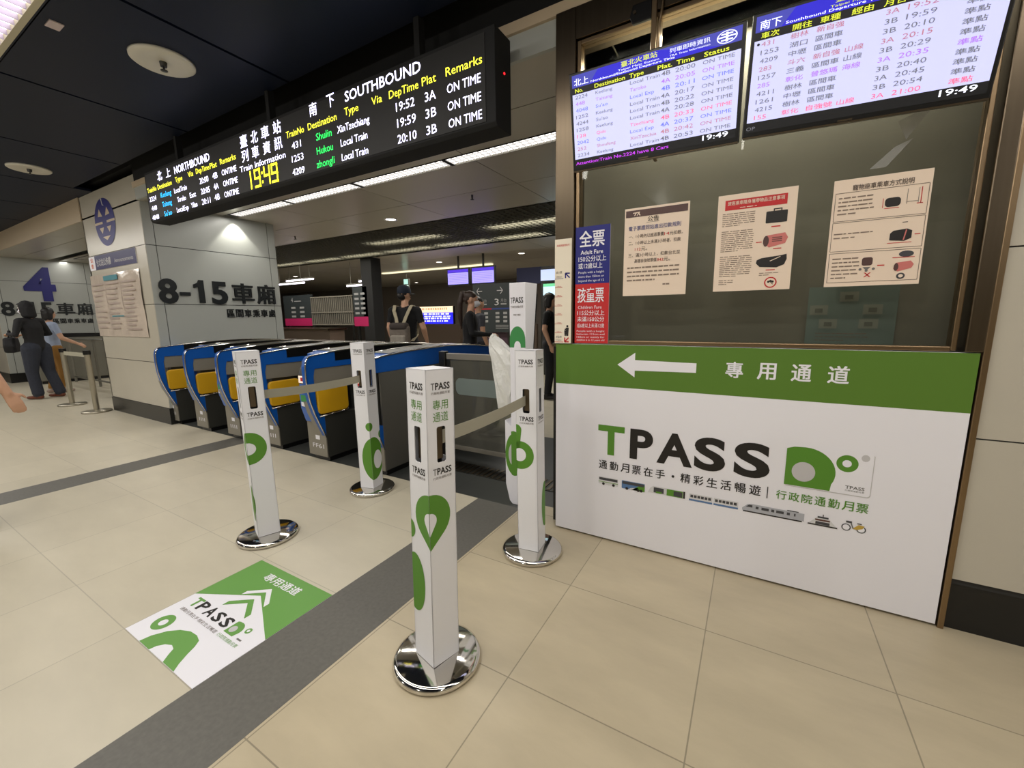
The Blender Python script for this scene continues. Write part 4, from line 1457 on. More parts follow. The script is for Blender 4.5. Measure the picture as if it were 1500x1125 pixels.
def make_gate(x, label, wide=False, code=None):
    t = thing('ticket_gate', label, 'ticket gate', (x, 2.30, 0), 'ticket gates in the row')
    b_ = MB()
    b_.box(-0.235, -0.02, 0.03, 1.76, 0.0, 0.045, BLK)
    b_.box(-0.26, -0.035, 0.0, 1.79, 0.40, 0.90, BODY, 0.006)
    b_.box(-0.26, -0.004, 0.0, 1.79, 0.045, 0.44, BODY, 0.006)
    b_.build('body', t)
    # blue shell on the lane side: thick C
    b_ = MB()
    b_.prism(FRONT + TOP + BACK + [(1.79, 0.44), (1.80, 0.874), (-0.058, 0.874), (-0.075, 0.80), (-0.07, 0.55), (-0.045, 0.44), (0.0, 0.44)], 'yz', -0.05, 0.0, BLUE)
    b_.build('side_shell', t)
    b_ = MB()
    zt = [(y_, z_ + 0.002) for y_, z_ in TOP if 0.12 <= y_ <= 1.7]
    b_.prism([(0.155, 0.925)] + [(0.155, 1.014)] + zt[1:] + [(1.62, 0.925)], 'yz', -0.262, -0.052 if wide else 0.002, BLK)
    b_.prism([(0.06, 0.90), (0.06, 0.99), (0.12, 1.0), (0.155, 1.01), (0.155, 0.90)], 'yz', -0.26, -0.05, BLUE)
    b_.build('top_cover', t)
    b_ = MB()
    b_.tube([(0.001, y_, z_) for y_, z_ in FRONT + TOP], 0.007, CHROME, 8)
    b_.tube([(-0.262, y_, z_) for y_, z_ in TOP], 0.007, CHROME, 8)
    b_.build('edge_trim', t)
    b_ = MB()
    if wide:
        b_.box(-0.02, -0.002, 0.004, 1.785, 0.05, 0.872, mat('gate_side_panel', (104, 102, 96), 0.3, 0.3), 0.003)
        b_.build('side_panel', t)
    else:
        b_.prism([(-0.07, 0.735), (-0.066, 0.86), (-0.055, 0.872), (0.40, 0.872), (0.40, 0.725)], 'yz', -0.03, -0.008, GSTEEL, 0.003)
        b_.build('upper_panel', t)
        b_ = MB()
        b_.prism(rrect(-0.062, 0.462, 0.255, 0.705, 0.04), 'yz', -0.02, 0.016, YEL, 0.008)
        b_.build('flap', t)
        b_ = MB()
        b_.tube([(0.004, -0.05, 0.442), (0.006, 0.10, 0.448), (0.006, 0.245, 0.452), (0.004, 0.25, 0.475)], 0.006, CHROME, 8)
        b_.build('rail', t)
        b_ = MB()
        b_.box(-0.02, 0.0, 0.262, 0.30, 0.46, 0.75, BLK, 0.004)
        b_.build('flap_hinge', t)
    # front foot plate
    b_ = MB()
    b_.prism([(-0.26, 0.05), (0.0, 0.05), (0.0, 0.24), (-0.05, 0.29), (-0.05, 0.40), (-0.26, 0.40)], 'xz', -0.006, 0.004, GSTEEL)
    b_.prism([(0.0, 0.237), (-0.048, 0.36), (-0.094, 0.48), (-0.12, 0.58), (0.0, 0.58)], 'yz', -0.11, -0.05, GSTEEL)
    fp_ = b_.build('front_plate', t)
    b_ = MB()
    FF = Frame((0, -0.006, 0), X, Z)
    b_.rect(FF, -0.15, 0.205, -0.09, 0.245, WHITE, 0.001)
    if code:
        b_.text(FF, code, -0.20, 0.125, 0.16, 0.042, WHITE, 0.0, 0.001)
    else:
        for k in range(4):
            b_.rect(FF, -0.19 + 0.04 * k, 0.125, -0.178 + 0.04 * k, 0.165, WHITE, 0.001)
    b_.build('front_marking', fp_)
    # card reader on the left of the front
    b_ = MB()
    b_.prism([(0.0, 0.365), (-0.02, 0.37), (-0.055, 0.50), (-0.06, 0.62), (-0.05, 0.72), (0.06, 0.72), (0.06, 0.365)], 'yz', -0.255, -0.115, mat('reader_blue', (58, 104, 190), 0.3), 0.004)
    b_.prism([(-0.05, 0.72), (-0.055, 0.80), (-0.03, 0.86), (0.02, 0.93), (0.06, 0.93), (0.06, 0.72)], 'yz', -0.255, -0.115, BLK, 0.004)
    rd = b_.build('card_reader', t)
    b_ = MB()
    FR = Frame((0, -0.0625, 0), X, Z)
    b_.rect(FR, -0.235, 0.735, -0.135, 0.80, E_('reader_label', (245, 225, 205), 0.5), 0.004)
    b_.rect(FR, -0.205, 0.752, -0.165, 0.785, RED, 0.005)
    b_.rect(FR, -0.225, 0.565, -0.145, 0.625, E_('reader_green', (50, 120, 60), 0.3), 0.004)
    b_.rect(FR, -0.225, 0.52, -0.145, 0.56, WHITE, 0.004)
    b_.build('reader_label', rd)
    return t


GX = [(-6.22, 'blue ticket gate against the near pillar, first in the row'), (-5.48, 'second blue ticket gate out from the near pillar'),
      (-4.77, 'blue ticket gate mostly hidden behind the post above the floor sticker'), (-4.04, 'blue ticket gate whose yellow flap shows right of the post above the floor sticker')]
g0 = make_gate(GX[0][0], GX[0][1])
for x_, lab in GX[1:]:
    dup(g0, (x_, 2.30, 0), lab)
make_gate(-3.30, 'blue ticket gate with grey belt crossing its yellow flap near the post closest to gates', code='FF61')
make_gate(-2.56, 'blue topped gate with plain dark side flanking the wide glass flap lane', wide=True)

# wide lane flap
gf = thing('glass_flap', 'steel framed glass flap with frosted band closing the wide gate lane', 'gate', (-2.42, 2.93, 0))
b_ = MB()
b_.box(-0.035, 0.035, -0.03, 0.03, 0.0, 1.0, DSTEEL, 0.006)
b_.build('post', gf)
b_ = MB()
b_.box(0.04, 0.86, -0.015, 0.015, 0.93, 0.985, GSTEEL, 0.004)
b_.box(0.04, 0.075, -0.012, 0.012, 0.10, 0.93, DSTEEL)
b_.box(0.82, 0.86, -0.012, 0.012, 0.10, 0.93, DSTEEL)
b_.box(0.04, 0.86, -0.015, 0.015, 0.10, 0.14, GSTEEL, 0.004)
b_.build('frame', gf)
b_ = MB()
b_.box(0.075, 0.82, -0.004, 0.004, 0.14, 0.93, glass_mat('flap_glass', (190, 192, 182), 1.4, body=0.3, bodycol=(150, 148, 138)))
pg = b_.build('pane', gf)
b_ = MB()
b_.prism(rrect(0.13, 0.615, 0.79, 0.765, 0.05), 'xz', -0.0055, -0.0045, glass_mat('frost_band', (180, 190, 186), 1.3, body=0.55, bodycol=(170, 184, 180)))
b_.build('frosted_band', pg)
# floor grate in the wide lane
gr = thing('floor_grate', 'dark ribbed metal strip set in the floor of the wide lane', 'floor grate', (-2.4, 2.68, 0))
b_ = MB()
b_.box(0, 1.3, 0, 0.2, 0, 0.004, DSTEEL)
for k in range(26):
    b_.box(0.02 + 0.05 * k, 0.045 + 0.05 * k, 0.01, 0.19, 0.004, 0.008, STEEL)
b_.build('plate', gr)

# ================================================================ LEFT: STANCHIONS AND BARRIERS
SSTEEL = mat('stanchion_steel', (178, 172, 156), 0.3, 0.8)
sp0 = thing('stanchion', 'steel stanchion by the base of the near pillar, nearer of the pair', 'barrier post', (-8.27, 2.08, 0), 'steel stanchions by the near pillar')
b_ = MB()
b_.lathe([(0, 0.0005), (0.165, 0.0005), (0.17, 0.008), (0.165, 0.02), (0.05, 0.032), (0, 0.034)], (0, 0, 0), SSTEEL, 40)
b_.build('base', sp0)
b_ = MB()
b_.cyl((0, 0, 0.03), (0, 0, 0.84), 0.034, 0.034, SSTEEL, 20)
b_.build('post', sp0)
b_ = MB()
b_.cyl((0, 0, 0.84), (0, 0, 0.90), 0.042, 0.042, BLK, 20)
b_.build('belt_cassette', sp0)
sp1 = dup(sp0, (-9.34, 2.08, 0), 'steel stanchion next to the hooded person, farther of the pair')
b_ = MB()
b_.box(0.03, 1.04, -0.001, 0.001, 0.80, 0.86, BELT)
sb_ = b_.build('retractable_belt', label='grey belt between the two steel stanchions by the pillar', cat='belt', group='grey barrier belts')
sb_.location = (-9.34, 2.08, 0)
GRC = mat('grey_cabinet', (120, 118, 108), 0.4, 0.3)
for x_, y_, lab in ((-9.6, 2.75, 'grey gate cabinet behind the stanchions left of the near pillar'), (-13.2, 2.5, 'grey gate cabinet at far left beyond the hooded person')):
    t = thing('gate_cabinet', lab, 'ticket gate', (x_, y_, 0))
    b_ = MB()
    b_.box(-0.15, 0.15, 0, 1.5, 0.06, 0.98, GRC, 0.02)
    b_.box(-0.12, 0.12, 0.03, 1.45, 0, 0.06, BLK)
    b_.build('body', t)
    b_ = MB()
    b_.prism([(-0.08, 0.98), (-0.06, 1.05), (0.5, 1.07), (1.2, 1.05), (1.45, 0.98)], 'yz', -0.16, 0.16, BLK, 0.01)
    b_.build('top_cover', t)
t = thing('guard_rail', 'grey steel rail running low along the wall behind the hooded person', 'rail', (-12.9, 3.0, 0))
b_ = MB()
b_.tube([(0, 0, 0.95), (2.9, 0, 0.95)], 0.025, GRC)
b_.build('rail', t)
b_ = MB()
b_.tube([(0, 0, 0.12), (2.9, 0, 0.12)], 0.02, GRC)
b_.build('lower_rail', t)
for k in range(3):
    b_ = MB()
    b_.cyl((1.45 * k, 0, 0), (1.45 * k, 0, 0.95), 0.022, 0.022, GRC, 12)
    b_.build('upright', t)

# ================================================================ CEILING FITTINGS
WDISC = mat('ceiling_disc', (214, 210, 196), 0.4)
cd = thing('ceiling_disc', 'round off white ceiling disc with small dark fitting, above the departure board', 'ceiling fitting', (-3.50, 1.49, 3.0), 'round discs in the dark ceiling')
b_ = MB()
b_.lathe([(0, -0.012), (0.05, -0.013), (0.09, -0.018), (0.12, -0.016), (0.165, -0.02), (0.175, -0.012), (0.176, 0.0), (0, 0.0)], (0, 0, 0), WDISC, 56)
b_.build('disc', cd)
b_ = MB()
b_.cyl((0, 0, -0.012), (0, 0, -0.04), 0.022, 0.018, DSTEEL, 16)
b_.cyl((0, 0, -0.04), (0, 0, -0.06), 0.006, 0.006, DSTEEL, 10)
b_.lathe([(0, -0.06), (0.02, -0.06), (0.02, -0.064), (0, -0.064)], (0, 0, 0), DSTEEL, 16)
b_.build('nozzle', cd)
dup(cd, (-7.10, 1.59, 3.0), 'round off white ceiling disc farther left, over the cream beam beside the pillar')
b_ = MB()
b_.box(-0.045, 0.045, -0.03, 0.03, -0.006, 0.0, mat('tag_pink', (206, 190, 190), 0.5))
b_.build('ceiling_tag', label='small pale square tag on the dark ceiling beside the bright lamp', cat='tag', loc=None).location = (-3.62, 1.02, 3.0)

# overhead louvre lamp (bright corner of the picture)
oh = thing('louvre_lamp', 'long bright louvre ceiling lamp overhead in the dark ceiling', 'ceiling lamp', (-9.0, 0.525, 3.0))
b_ = MB()
b_.box(0, 13.6, 0.0, 0.03, -0.012, 0.06, mat('lamp_frame', (196, 188, 160), 0.4))
b_.box(0, 13.6, 0.375, 0.405, -0.012, 0.06, mat('lamp_frame', (196, 188, 160), 0.4))
b_.build('frame', oh)
b_ = MB()
b_.box(0, 13.6, 0.03, 0.375, 0.02, 0.03, mat('overhead_diffuser', (255, 250, 238), 0.5, emit=2.4))
b_.build('diffuser', oh)
b_ = MB()
LV = mat('louvre_blade', (190, 180, 210), 0.3, 0.4)
for k in range(170):
    b_.box(0.08 * k, 0.08 * k + 0.004, 0.03, 0.375, -0.010, 0.02, LV)
for y_ in (0.145, 0.26):
    b_.box(0, 13.6, y_, y_ + 0.004, -0.010, 0.02, LV)
b_.build('louvre', oh)

# strip lamps behind the departure board
SLAMP = mat('strip_diffuser', (255, 250, 244), 0.5, emit=2.6)
sl0 = thing('strip_lamp', 'louvred strip lamp behind the board, nearest the counter', 'ceiling lamp', (-1.33, 3.165, 2.7), 'strip lamps in the gate ceiling')
b_ = MB()
b_.box(-1.21, 0.0, -0.008, 0.0, -0.006, 0.05, MBLK)
b_.box(-1.21, 0.0, 0.16, 0.168, -0.004, 0.05, GRC)
b_.box(-1.225, -1.195, 0, 0.16, -0.004, 0.02, MBLK)
b_.build('frame', sl0)
b_ = MB()
b_.box(-1.195, -0.01, 0.0, 0.16, 0.012, 0.02, SLAMP)
b_.build('diffuser', sl0)
b_ = MB()
for k in range(21):
    b_.box(-1.19 + 0.058 * k, -1.187 + 0.058 * k, 0, 0.16, 0.0, 0.012, PW)
for y_ in (0.05, 0.105):
    b_.box(-1.195, -0.01, y_, y_ + 0.002, 0.0, 0.012, PW)
b_.build('louvre', sl0)
for k, lab in enumerate(('louvred strip lamp behind the word SOUTHBOUND on the board', 'louvred strip lamp under the clock on the board', 'louvred strip lamp ending at the side of the near pillar')):
    dup(sl0, (-1.33 - 1.225 * (k + 1), 3.165, 2.7), lab)
s_ = dup(sl0, (0.0, 3.165, 2.7), 'louvred strip lamp over the ticket counter')
for k in range(4):
    dup(sl0, (-8.4 - 1.225 * k, 3.40, 2.7), ('louvred strip lamp just left of the near pillar', 'second louvred strip lamp left of the near pillar', 'third louvred strip lamp left of the near pillar', 'louvred strip lamp nearest the far pillar')[k])

# recessed egg-crate bay
lv = thing('egg_crate_louvre', 'wide recessed egg crate louvre bay across the inner hall ceiling', 'ceiling lamp', (-13.0, 4.99, 2.71))
b_ = MB()
for k in range(136):
    b_.box(0.1 * k, 0.1 * k + 0.003, 0.0, 2.02, 0.0, 0.03, GRC)
for k in range(21):
    b_.box(0, 13.6, 0.1 * k, 0.1 * k + 0.003, 0.0, 0.03, GRC)
b_.build('louvre', lv)
for y_, xs_ in ((0.88, [(1.6, 2.9), (6.5, 8.1), (9.2, 10.6)]), (1.75, [(0.4, 1.6), (1.8, 3.0), (3.2, 4.4), (4.6, 5.8), (6.0, 7.2), (7.4, 8.6), (8.8, 9.7)])):
    for a, c_ in xs_:
        b_ = MB()
        b_.box(a, c_, y_ - 0.08, y_ + 0.08, 0.05, 0.08, mat('bay_tube', (255, 248, 226), 0.5, emit=9))
        b_.build('tube', lv)

# downlights
dl0 = thing('downlight', 'round recessed downlight nearest the departure board in gate ceiling', 'ceiling lamp', (-4.63, 4.55, 2.7), 'downlights in the inner ceiling')
b_ = MB()
b_.lathe([(0.07, 0.0), (0.095, 0.0), (0.095, -0.008), (0.07, -0.008)], (0, 0, 0), WHITE, 28)
b_.build('ring', dl0)
b_ = MB()
b_.lathe([(0, -0.004), (0.07, -0.004), (0.07, -0.003), (0, -0.003)], (0, 0, 0), mat('downlight_glow', (255, 246, 232), 0.5, emit=7), 24)
b_.build('glow', dl0)
for (x_, y_), lab in zip(((-9.47, 8.55), (-7.13, 8.6), (-4.66, 8.5), (-13.3, 8.65), (-12.0, 13.0)),
                         ('downlight above the man in the cap', 'downlight left of the two violet screens', 'downlight right of the two violet screens', 'downlight beside the near pillar edge above the pale tubes', 'small distant downlight beside the exit sign')):
    dup(dl0, (x_, y_, 2.7), lab)
# sprinklers
spk = thing('sprinkler', 'small sprinkler head on the gate ceiling beyond the strip lamps', 'sprinkler', (-2.95, 4.2, 2.7), 'sprinkler heads')
b_ = MB()
b_.cyl((0, 0, 0), (0, 0, -0.05), 0.012, 0.008, DSTEEL, 10)
b_.lathe([(0, -0.05), (0.022, -0.05), (0.022, -0.054), (0, -0.054)], (0, 0, 0), DSTEEL, 12)
b_.build('head', spk)
dup(spk, (-6.9, 5.0 - 0.45, 2.7), 'small sprinkler head on the gate ceiling close to the near pillar')

# spot washing the pillar face
spl = bpy.data.lights.new('pillar_spot', 'SPOT')
spl.energy = 24
spl.color = (1, 0.96, 0.86)
spl.spot_size = math.radians(84)
spl.spot_blend = 0.2
spl.shadow_soft_size = 0.02
spo = bpy.data.objects.new('pillar_spot', spl)
spo.location = (-6.25, 3.28, 2.69)
spo.rotation_euler = (0, 0, 0)
COL.objects.link(spo)

# ================================================================ INNER HALL
TEALD = mat('dark_sign_board', (44, 50, 52), 0.4)
PINK = mat('magenta_band', (176, 30, 90), 0.45)
GRM = mat('sign_grey_text', (150, 150, 150), 0.5)


def hall_sign(name, label, x0, x1, y, z0, z1, band, num, extra):
    t = thing(name, label, 'sign', (x0, y, 0))
    w = x1 - x0
    b_ = MB()
    b_.box(0, w, 0, 0.08, z0, z1, TEALD)
    b_.box(0.05, 0.12, 0.03, 0.08, 0, z0, DSTEEL)
    b_.box(w - 0.12, w - 0.05, 0.03, 0.08, 0, z0, DSTEEL)
    b_.build('board', t)
    F = Frame((0, 0, 0), X, Z)
    q_ = MB()
    if band:
        q_.rect(F, 0, z0, w, band, PINK, 0.002)
    extra(q_, F, w)
    q_.build('lettering', t)
    return t


def exA(q, F, w):
    q.text(F, '4', w * .3, 1.76, 0.09, 0.12, GRM, 0.01, 0.003)
    q.rect(F, w * .42, 1.77, w * .66, 1.79, GRM, 0.003)
    for k in range(3):
        for u in (.28, .6):
            q.rect(F, w * u, 1.58 - .115 * k, w * (u + .16), 1.63 - .115 * k, GRM, 0.003)


hall_sign('platform_sign', 'dark platform 4 board with magenta base band, beside the near pillar edge', -11.42, -10.22, 7.0, 1.12, 1.94, 1.32, '4', exA)


def exB(q, F, w):
    for k in range(5):
        for u in (.12, .55):
            q.rect(F, w * u, 1.86 - .115 * k, w * (u + .3), 1.91 - .115 * k, GRM, 0.003)


hall_sign('platform_sign', 'dark board with magenta base band right of the slatted steel screen', -8.55, -8.05, 7.0, 1.11, 2.05, 1.34, '', exB)
t = thing('slatted_screen', 'steel slatted screen between the two magenta banded boards', 'screen fence', (-10.18, 6.98, 0))
b_ = MB()
for k in range(22):
    b_.box(0.075 * k, 0.075 * k + 0.018, 0, 0.03, 1.14, 1.86, GSTEEL)
b_.box(0, 1.62, 0.03, 0.05, 1.14, 1.86, DSTEEL)
b_.build('slats', t)
b_ = MB()
for z_ in (1.14, 1.45, 1.84):
    b_.box(0, 1.62, -0.01, 0.03, z_, z_ + 0.025, GSTEEL)
b_.box(0.02, 0.06, 0, 0.04, 0, 1.14, DSTEEL)
b_.box(1.56, 1.60, 0, 0.04, 0, 1.14, DSTEEL)
b_.build('rails', t)
t = thing('steel_counter', 'long steel topped counter below the slatted screen', 'counter', (-11.4, 6.3, 0))
b_ = MB()
b_.box(0, 2.75, 0, 0.55, 1.03, 1.08, STEEL, 0.004)
b_.build('worktop', t)
b_ = MB()
b_.box(0.05, 2.7, 0.08, 0.5, 0, 1.03, mat('brown_panel', (92, 78, 68), 0.5))
b_.build('base', t)
t = MB()
t.box(-10.9, -9.9, 5.6, 6.0, 0.0, 0.80, mat('cream_cabinet', (206, 198, 172), 0.4), 0.02)
t.build('cream_cabinet', label='low cream cabinet in front of the steel counter', cat='cabinet')
t = MB()
t.box(-8.2, -7.85, 7.0, 7.3, 0, 2.7, MBLK)
t.build('hall_column', kind='structure')
# fluorescent tubes deep in the hall
for k, (x0, x1, y_, z_) in enumerate(((-11.5, -10.3, 7.2, 2.36), (-11.5, -10.25, 6.9, 2.24), (-9.0, -8.3, 7.6, 2.25), (-9.1, -8.35, 7.3, 2.12))):
    t = MB()
    t.cyl((x0, y_, z_), (x1, y_, z_), 0.018, 0.018, LAMPW, 10)
    t.box(x0, x1, y_ - 0.03, y_ + 0.03, z_ + 0.018, z_ + 0.05, GRC)
    for xx in (x0 + 0.15, x1 - 0.15):
        t.cyl((xx, y_, z_ + 0.04), (xx, y_, 2.7), 0.006, 0.006, GRC, 6)
    t.build('fluorescent_tube', label=('upper pale tube lamp beside the near pillar edge', 'lower pale tube lamp beside the near pillar edge', 'upper pale tube lamp right of slatted screen', 'lower pale tube lamp right of slatted screen')[k], cat='ceiling lamp', group='hall tube lamps')
# second louvre line
t = MB()
t.box(-10.3, -6.2, 9.6, 9.72, 2.67, 2.7, mat('far_strip', (250, 240, 200), 0.5, emit=1.2))
t.build('far_strip_lamp', label='thin far strip lamp above the man in the cap', cat='ceiling lamp')
# exit sign
t = thing('exit_sign', 'small lit green and white exit sign hanging over the far hall', 'sign', (-9.78, 10, 2.1))
b_ = MB()
b_.box(0, 0.22, 0, 0.06, 0, 0.42, GRC)
b_.build('housing', t)
b_ = MB()
b_.rect(Frame((0, -0.002, 0), X, Z), 0.01, 0.01, 0.21, 0.22, E_('exit_white', (225, 255, 240), 1.6))
b_.rect(Frame((0, -0.002, 0), X, Z), 0.05, 0.06, 0.17, 0.18, E_('exit_green', (70, 210, 150), 1.2), 0.003)
b_.rect(Frame((0, -0.002, 0), X, Z), 0.02, 0.25, 0.20, 0.40, E_('exit_pale', (180, 230, 220), 1.0))
b_.build('lit_face', t)
b_ = MB()
b_.cyl((0.11, 0.03, 0.42), (0.11, 0.03, 0.6), 0.012, 0.012, GRC, 8)
b_.build('hanger', t)
# far blue information screen
t = thing('information_screen', 'wide lit blue information screen with cream top band behind the travellers', 'screen', (-9.75, 10.4, 1.09))
b_ = MB()
b_.box(-0.05, 1.85, 0.0, 0.1, -1.09, -0.02, mat('brown_panel', (92, 78, 68), 0.5))
b_.build('base', t)
b_ = MB()
b_.box(0, 1.6, 0, 0.1, 0, 0.55, BLK)
b_.build('housing', t)
b_ = MB()
FI = Frame((0, -0.002, 0), X, Z)
b_.rect(FI, 0.0, 0.0, 1.6, 0.36, E_('info_blue', (40, 40, 235), 1.1))
b_.rect(FI, 0.0, 0.36, 1.6, 0.55, E_('info_cream', (255, 226, 190), 1.2))
rr = random.Random(4)
for z_, h_ in ((0.29, 0.05), (0.225, 0.03), (0.15, 0.05), (0.07, 0.04)):
    a = 0.12
    while a < 1.4:
        w_ = rr.uniform(0.04, 0.16)
        b_.rect(FI, a, z_, min(1.5, a + w_), z_ + h_, E_('info_white', (235, 235, 255), 1.2), 0.003)
        a += w_ + rr.uniform(0.02, 0.06)
a = 0.25
while a < 1.4:
    w_ = rr.uniform(0.03, 0.08)
    b_.rect(FI, a, 0.44, a + w_, 0.51, E_('info_tan', (214, 170, 130), 0.9), 0.003)
    a += w_ + 0.03
b_.build('lit_face', t)
# violet screens
for x_, lab in ((-6.38, 'left violet lit screen hanging over the inner hall'), (-5.68, 'right violet lit screen hanging above the platform arrows board')):
    t = thing('hanging_screen', lab, 'screen', (x_, 8.0, 2.06), 'violet screens in the inner hall')
    b_ = MB()
    b_.box(-0.03, 0.62, 0, 0.06, -0.03, 0.36, BLK, 0.004)
    b_.box(0.27, 0.31, 0.02, 0.05, 0.36, 0.64, DSTEEL)
    b_.build('housing', t)
    b_ = MB()
    F_ = Frame((0, -0.002, 0), X, Z)
    b_.rect(F_, 0, 0, 0.59, 0.26, E_('violet', (150, 140, 255), 1.3))
    b_.rect(F_, 0, 0.27, 0.59, 0.33, E_('violet_dark', (80, 50, 220), 0.9))
    for k in range(6):
        b_.rect(F_, 0.04, 0.03 + 0.037 * k, 0.55, 0.04 + 0.037 * k, E_('violet_line', (128, 116, 240), 1.1), 0.002)
    b_.build('lit_face', t)


# platform arrows board
def exC(q, F, w):
    for u, d in ((.18, -1), (.72, 1)):
        cx_ = w * u
        q.rect(F, cx_ - .075, 1.862, cx_ + .075, 1.878, LGREY, 0.003)
        for s_ in (1, -1):
            q.flat(F, [(cx_ + d * .075, 1.87 - .01), (cx_ + d * .075, 1.87 + .01), (cx_ + d * .01, 1.87 + s_ * .075 + .01), (cx_ + d * .01, 1.87 + s_ * .075 - .01)][::(1 if d * 1 < 0 else -1)], LGREY, 0.003)
    q.text(F, '4', w * .06, 1.55, .12, .15, LGREY, 0, 0.003)
    q.text(F, '3', w * .58, 1.55, .11, .15, LGREY, 0, 0.003)
    for u in (.22, .74):
        q.text(F, '月台', w * u, 1.62, .15, .07, GRM, 0, 0.003)
        q.rect(F, w * u, 1.56, w * u + .15, 1.59, GRM, 0.003)
    q.rect(F, .02, 1.455, w * .5, 1.49, mat('line_red', (150, 30, 44), 0.5), 0.003)
    q.rect(F, w * .5, 1.455, w - .02, 1.49, mat('line_blue', (40, 60, 120), 0.5), 0.003)
    for u in (.1, .3, .6, .8):
        for k in range(3):
            q.rect(F, w * u, 1.35 - .09 * k, w * u + .1, 1.40 - .09 * k, GRM, 0.003)
    for k in range(3):
        q.rect(F, w * .6, 1.10 - .035 * k, w * .93, 1.11 - .035 * k, GRM, 0.003)


hall_sign('direction_board', 'black board with arrows to platforms 4 and 3 under the violet screens', -5.67, -4.66, 8.0, 0.95, 2.03, None, '', exC)
t = MB()
t.box(-5.75, -4.6, 8.15, 8.25, 0, 0.95, mat('plum_panel', (74, 52, 66), 0.5))
t.box(-5.75, -4.6, 8.15, 8.25, 0.95, 2.05, MBLK)
t.build('plum_partition', kind='structure')
# shop front glimpsed beside the counter
t = thing('shop_front', 'brightly lit shop front glimpsed between reader box and counter', 'shop', (-4.68, 8.3, 0))
b_ = MB()
b_.box(0, 0.62, 0, 0.1, 2.0, 2.35, mat('shop_navy', (20, 28, 78), 0.5))
b_.box(0.62, 2.6, 0, 0.1, 2.0, 2.35, BLK)
b_.box(0.60, 0.70, 0, 0.1, 0, 2.0, DSTEEL)
b_.build('fascia', t)
b_ = MB()
F_ = Frame((0, -0.004, 0), X, Z)
b_.rect(F_, 0.60, 2.05, 1.9, 2.28, E_('shop_sign_pale', (190, 205, 240), 1.0))
b_.rect(F_, 0.66, 1.74, 2.2, 1.92, E_('shop_sky', (190, 222, 240), 1.2))
b_.rect(F_, 0.66, 1.92, 2.2, 1.98, E_('shop_green', (110, 205, 150), 1.0))
b_.build('lit_sign', t)
b_ = MB()
b_.box(0.70, 2.6, 0.9, 1.0, 0, 1.74, E_('shop_inside', (196, 150, 130), 0.35))
b_.box(0.70, 2.6, 0.3, 0.9, 0.0, 0.9, mat('brown_panel', (92, 78, 68), 0.5))
b_.build('interior', t)
b_ = MB()
rr = random.Random(8)
for z_ in (0.95, 1.15, 1.35, 1.55):
    b_.box(0.72, 2.5, 0.6, 0.88, z_ - 0.03, z_ - 0.01, DSTEEL)
    a = 0.74
    while a < 2.4:
        w_ = rr.uniform(0.04, 0.1)
        c_ = rr.choice([(190, 120, 60), (200, 190, 180), (120, 40, 50), (70, 60, 70), (180, 150, 90)])
        b_.box(a, a + w_, 0.62, 0.72, z_ - 0.01, z_ + rr.uniform(0.06, 0.14), mat('goods_%d' % c_[0], c_, 0.5))
        a += w_ + 0.01
b_.build('goods', t)
# brown far partition behind travellers
t = MB()
t.box(-9.9, -5.8, 11.5, 11.6, 0, 1.05, mat('brown_panel', (92, 78, 68), 0.5))
t.build('wall_low_brown', kind='structure')


# ================================================================ PEOPLE
def ico(sub=2):
    bm = bmesh.new()
    bmesh.ops.create_icosphere(bm, subdivisions=sub, radius=1)
    v = [tuple(x.co) for x in bm.verts]
    for k, x in enumerate(bm.verts):
        x.index = k
    f = [tuple(x.index for x in q.verts) for q in bm.faces]
    bm.free()
    return np.array(v), f


ICO = ico()


def soup(segs, voxel, smooth=4):
    """segments (p0, p1, r0, r1) with r a number or (rx, ry, rz) -> one continuous skin by voxel union"""
    V, Fs, n0 = [], [], 0
    for p0, p1, r0, r1 in segs:
        p0, p1 = np.array(p0, float), np.array(p1, float)
        r0 = np.array(r0 if isinstance(r0, (tuple, list)) else (r0,) * 3, float)
        r1 = np.array(r1 if isinstance(r1, (tuple, list)) else (r1,) * 3, float)
        L = np.linalg.norm(p1 - p0)
        n = max(1, int(math.ceil(L / (0.45 * min(r0.min(), r1.min())))))
        for k in range(n + 1):
            t = k / n
            V.append(ICO[0] * (r0 + (r1 - r0) * t) + (p0 + (p1 - p0) * t))
            Fs += [tuple(i + n0 for i in f) for f in ICO[1]]
            n0 += len(ICO[0])
    me = bpy.data.meshes.new('soup')
    me.from_pydata(np.concatenate(V).tolist(), [], Fs)
    o = bpy.data.objects.new('soup', me)
    TMP.collection.objects.link(o)
    md = o.modifiers.new('r', 'REMESH')
    md.mode = 'VOXEL'
    md.voxel_size = voxel
    ms = o.modifiers.new('s', 'SMOOTH')
    ms.iterations = smooth
    ms.factor = 0.5
    dg = bench_depsgraph()
    out = bpy.data.meshes.new_from_object(o.evaluated_get(dg))
    v = np.zeros(len(out.vertices) * 3)
    out.vertices.foreach_get('co', v)
    f = [tuple(p.vertices) for p in out.polygons]
    bpy.data.objects.remove(o)
    bpy.data.meshes.remove(me)
    bpy.data.meshes.remove(out)
    return v.reshape(-1, 3), f


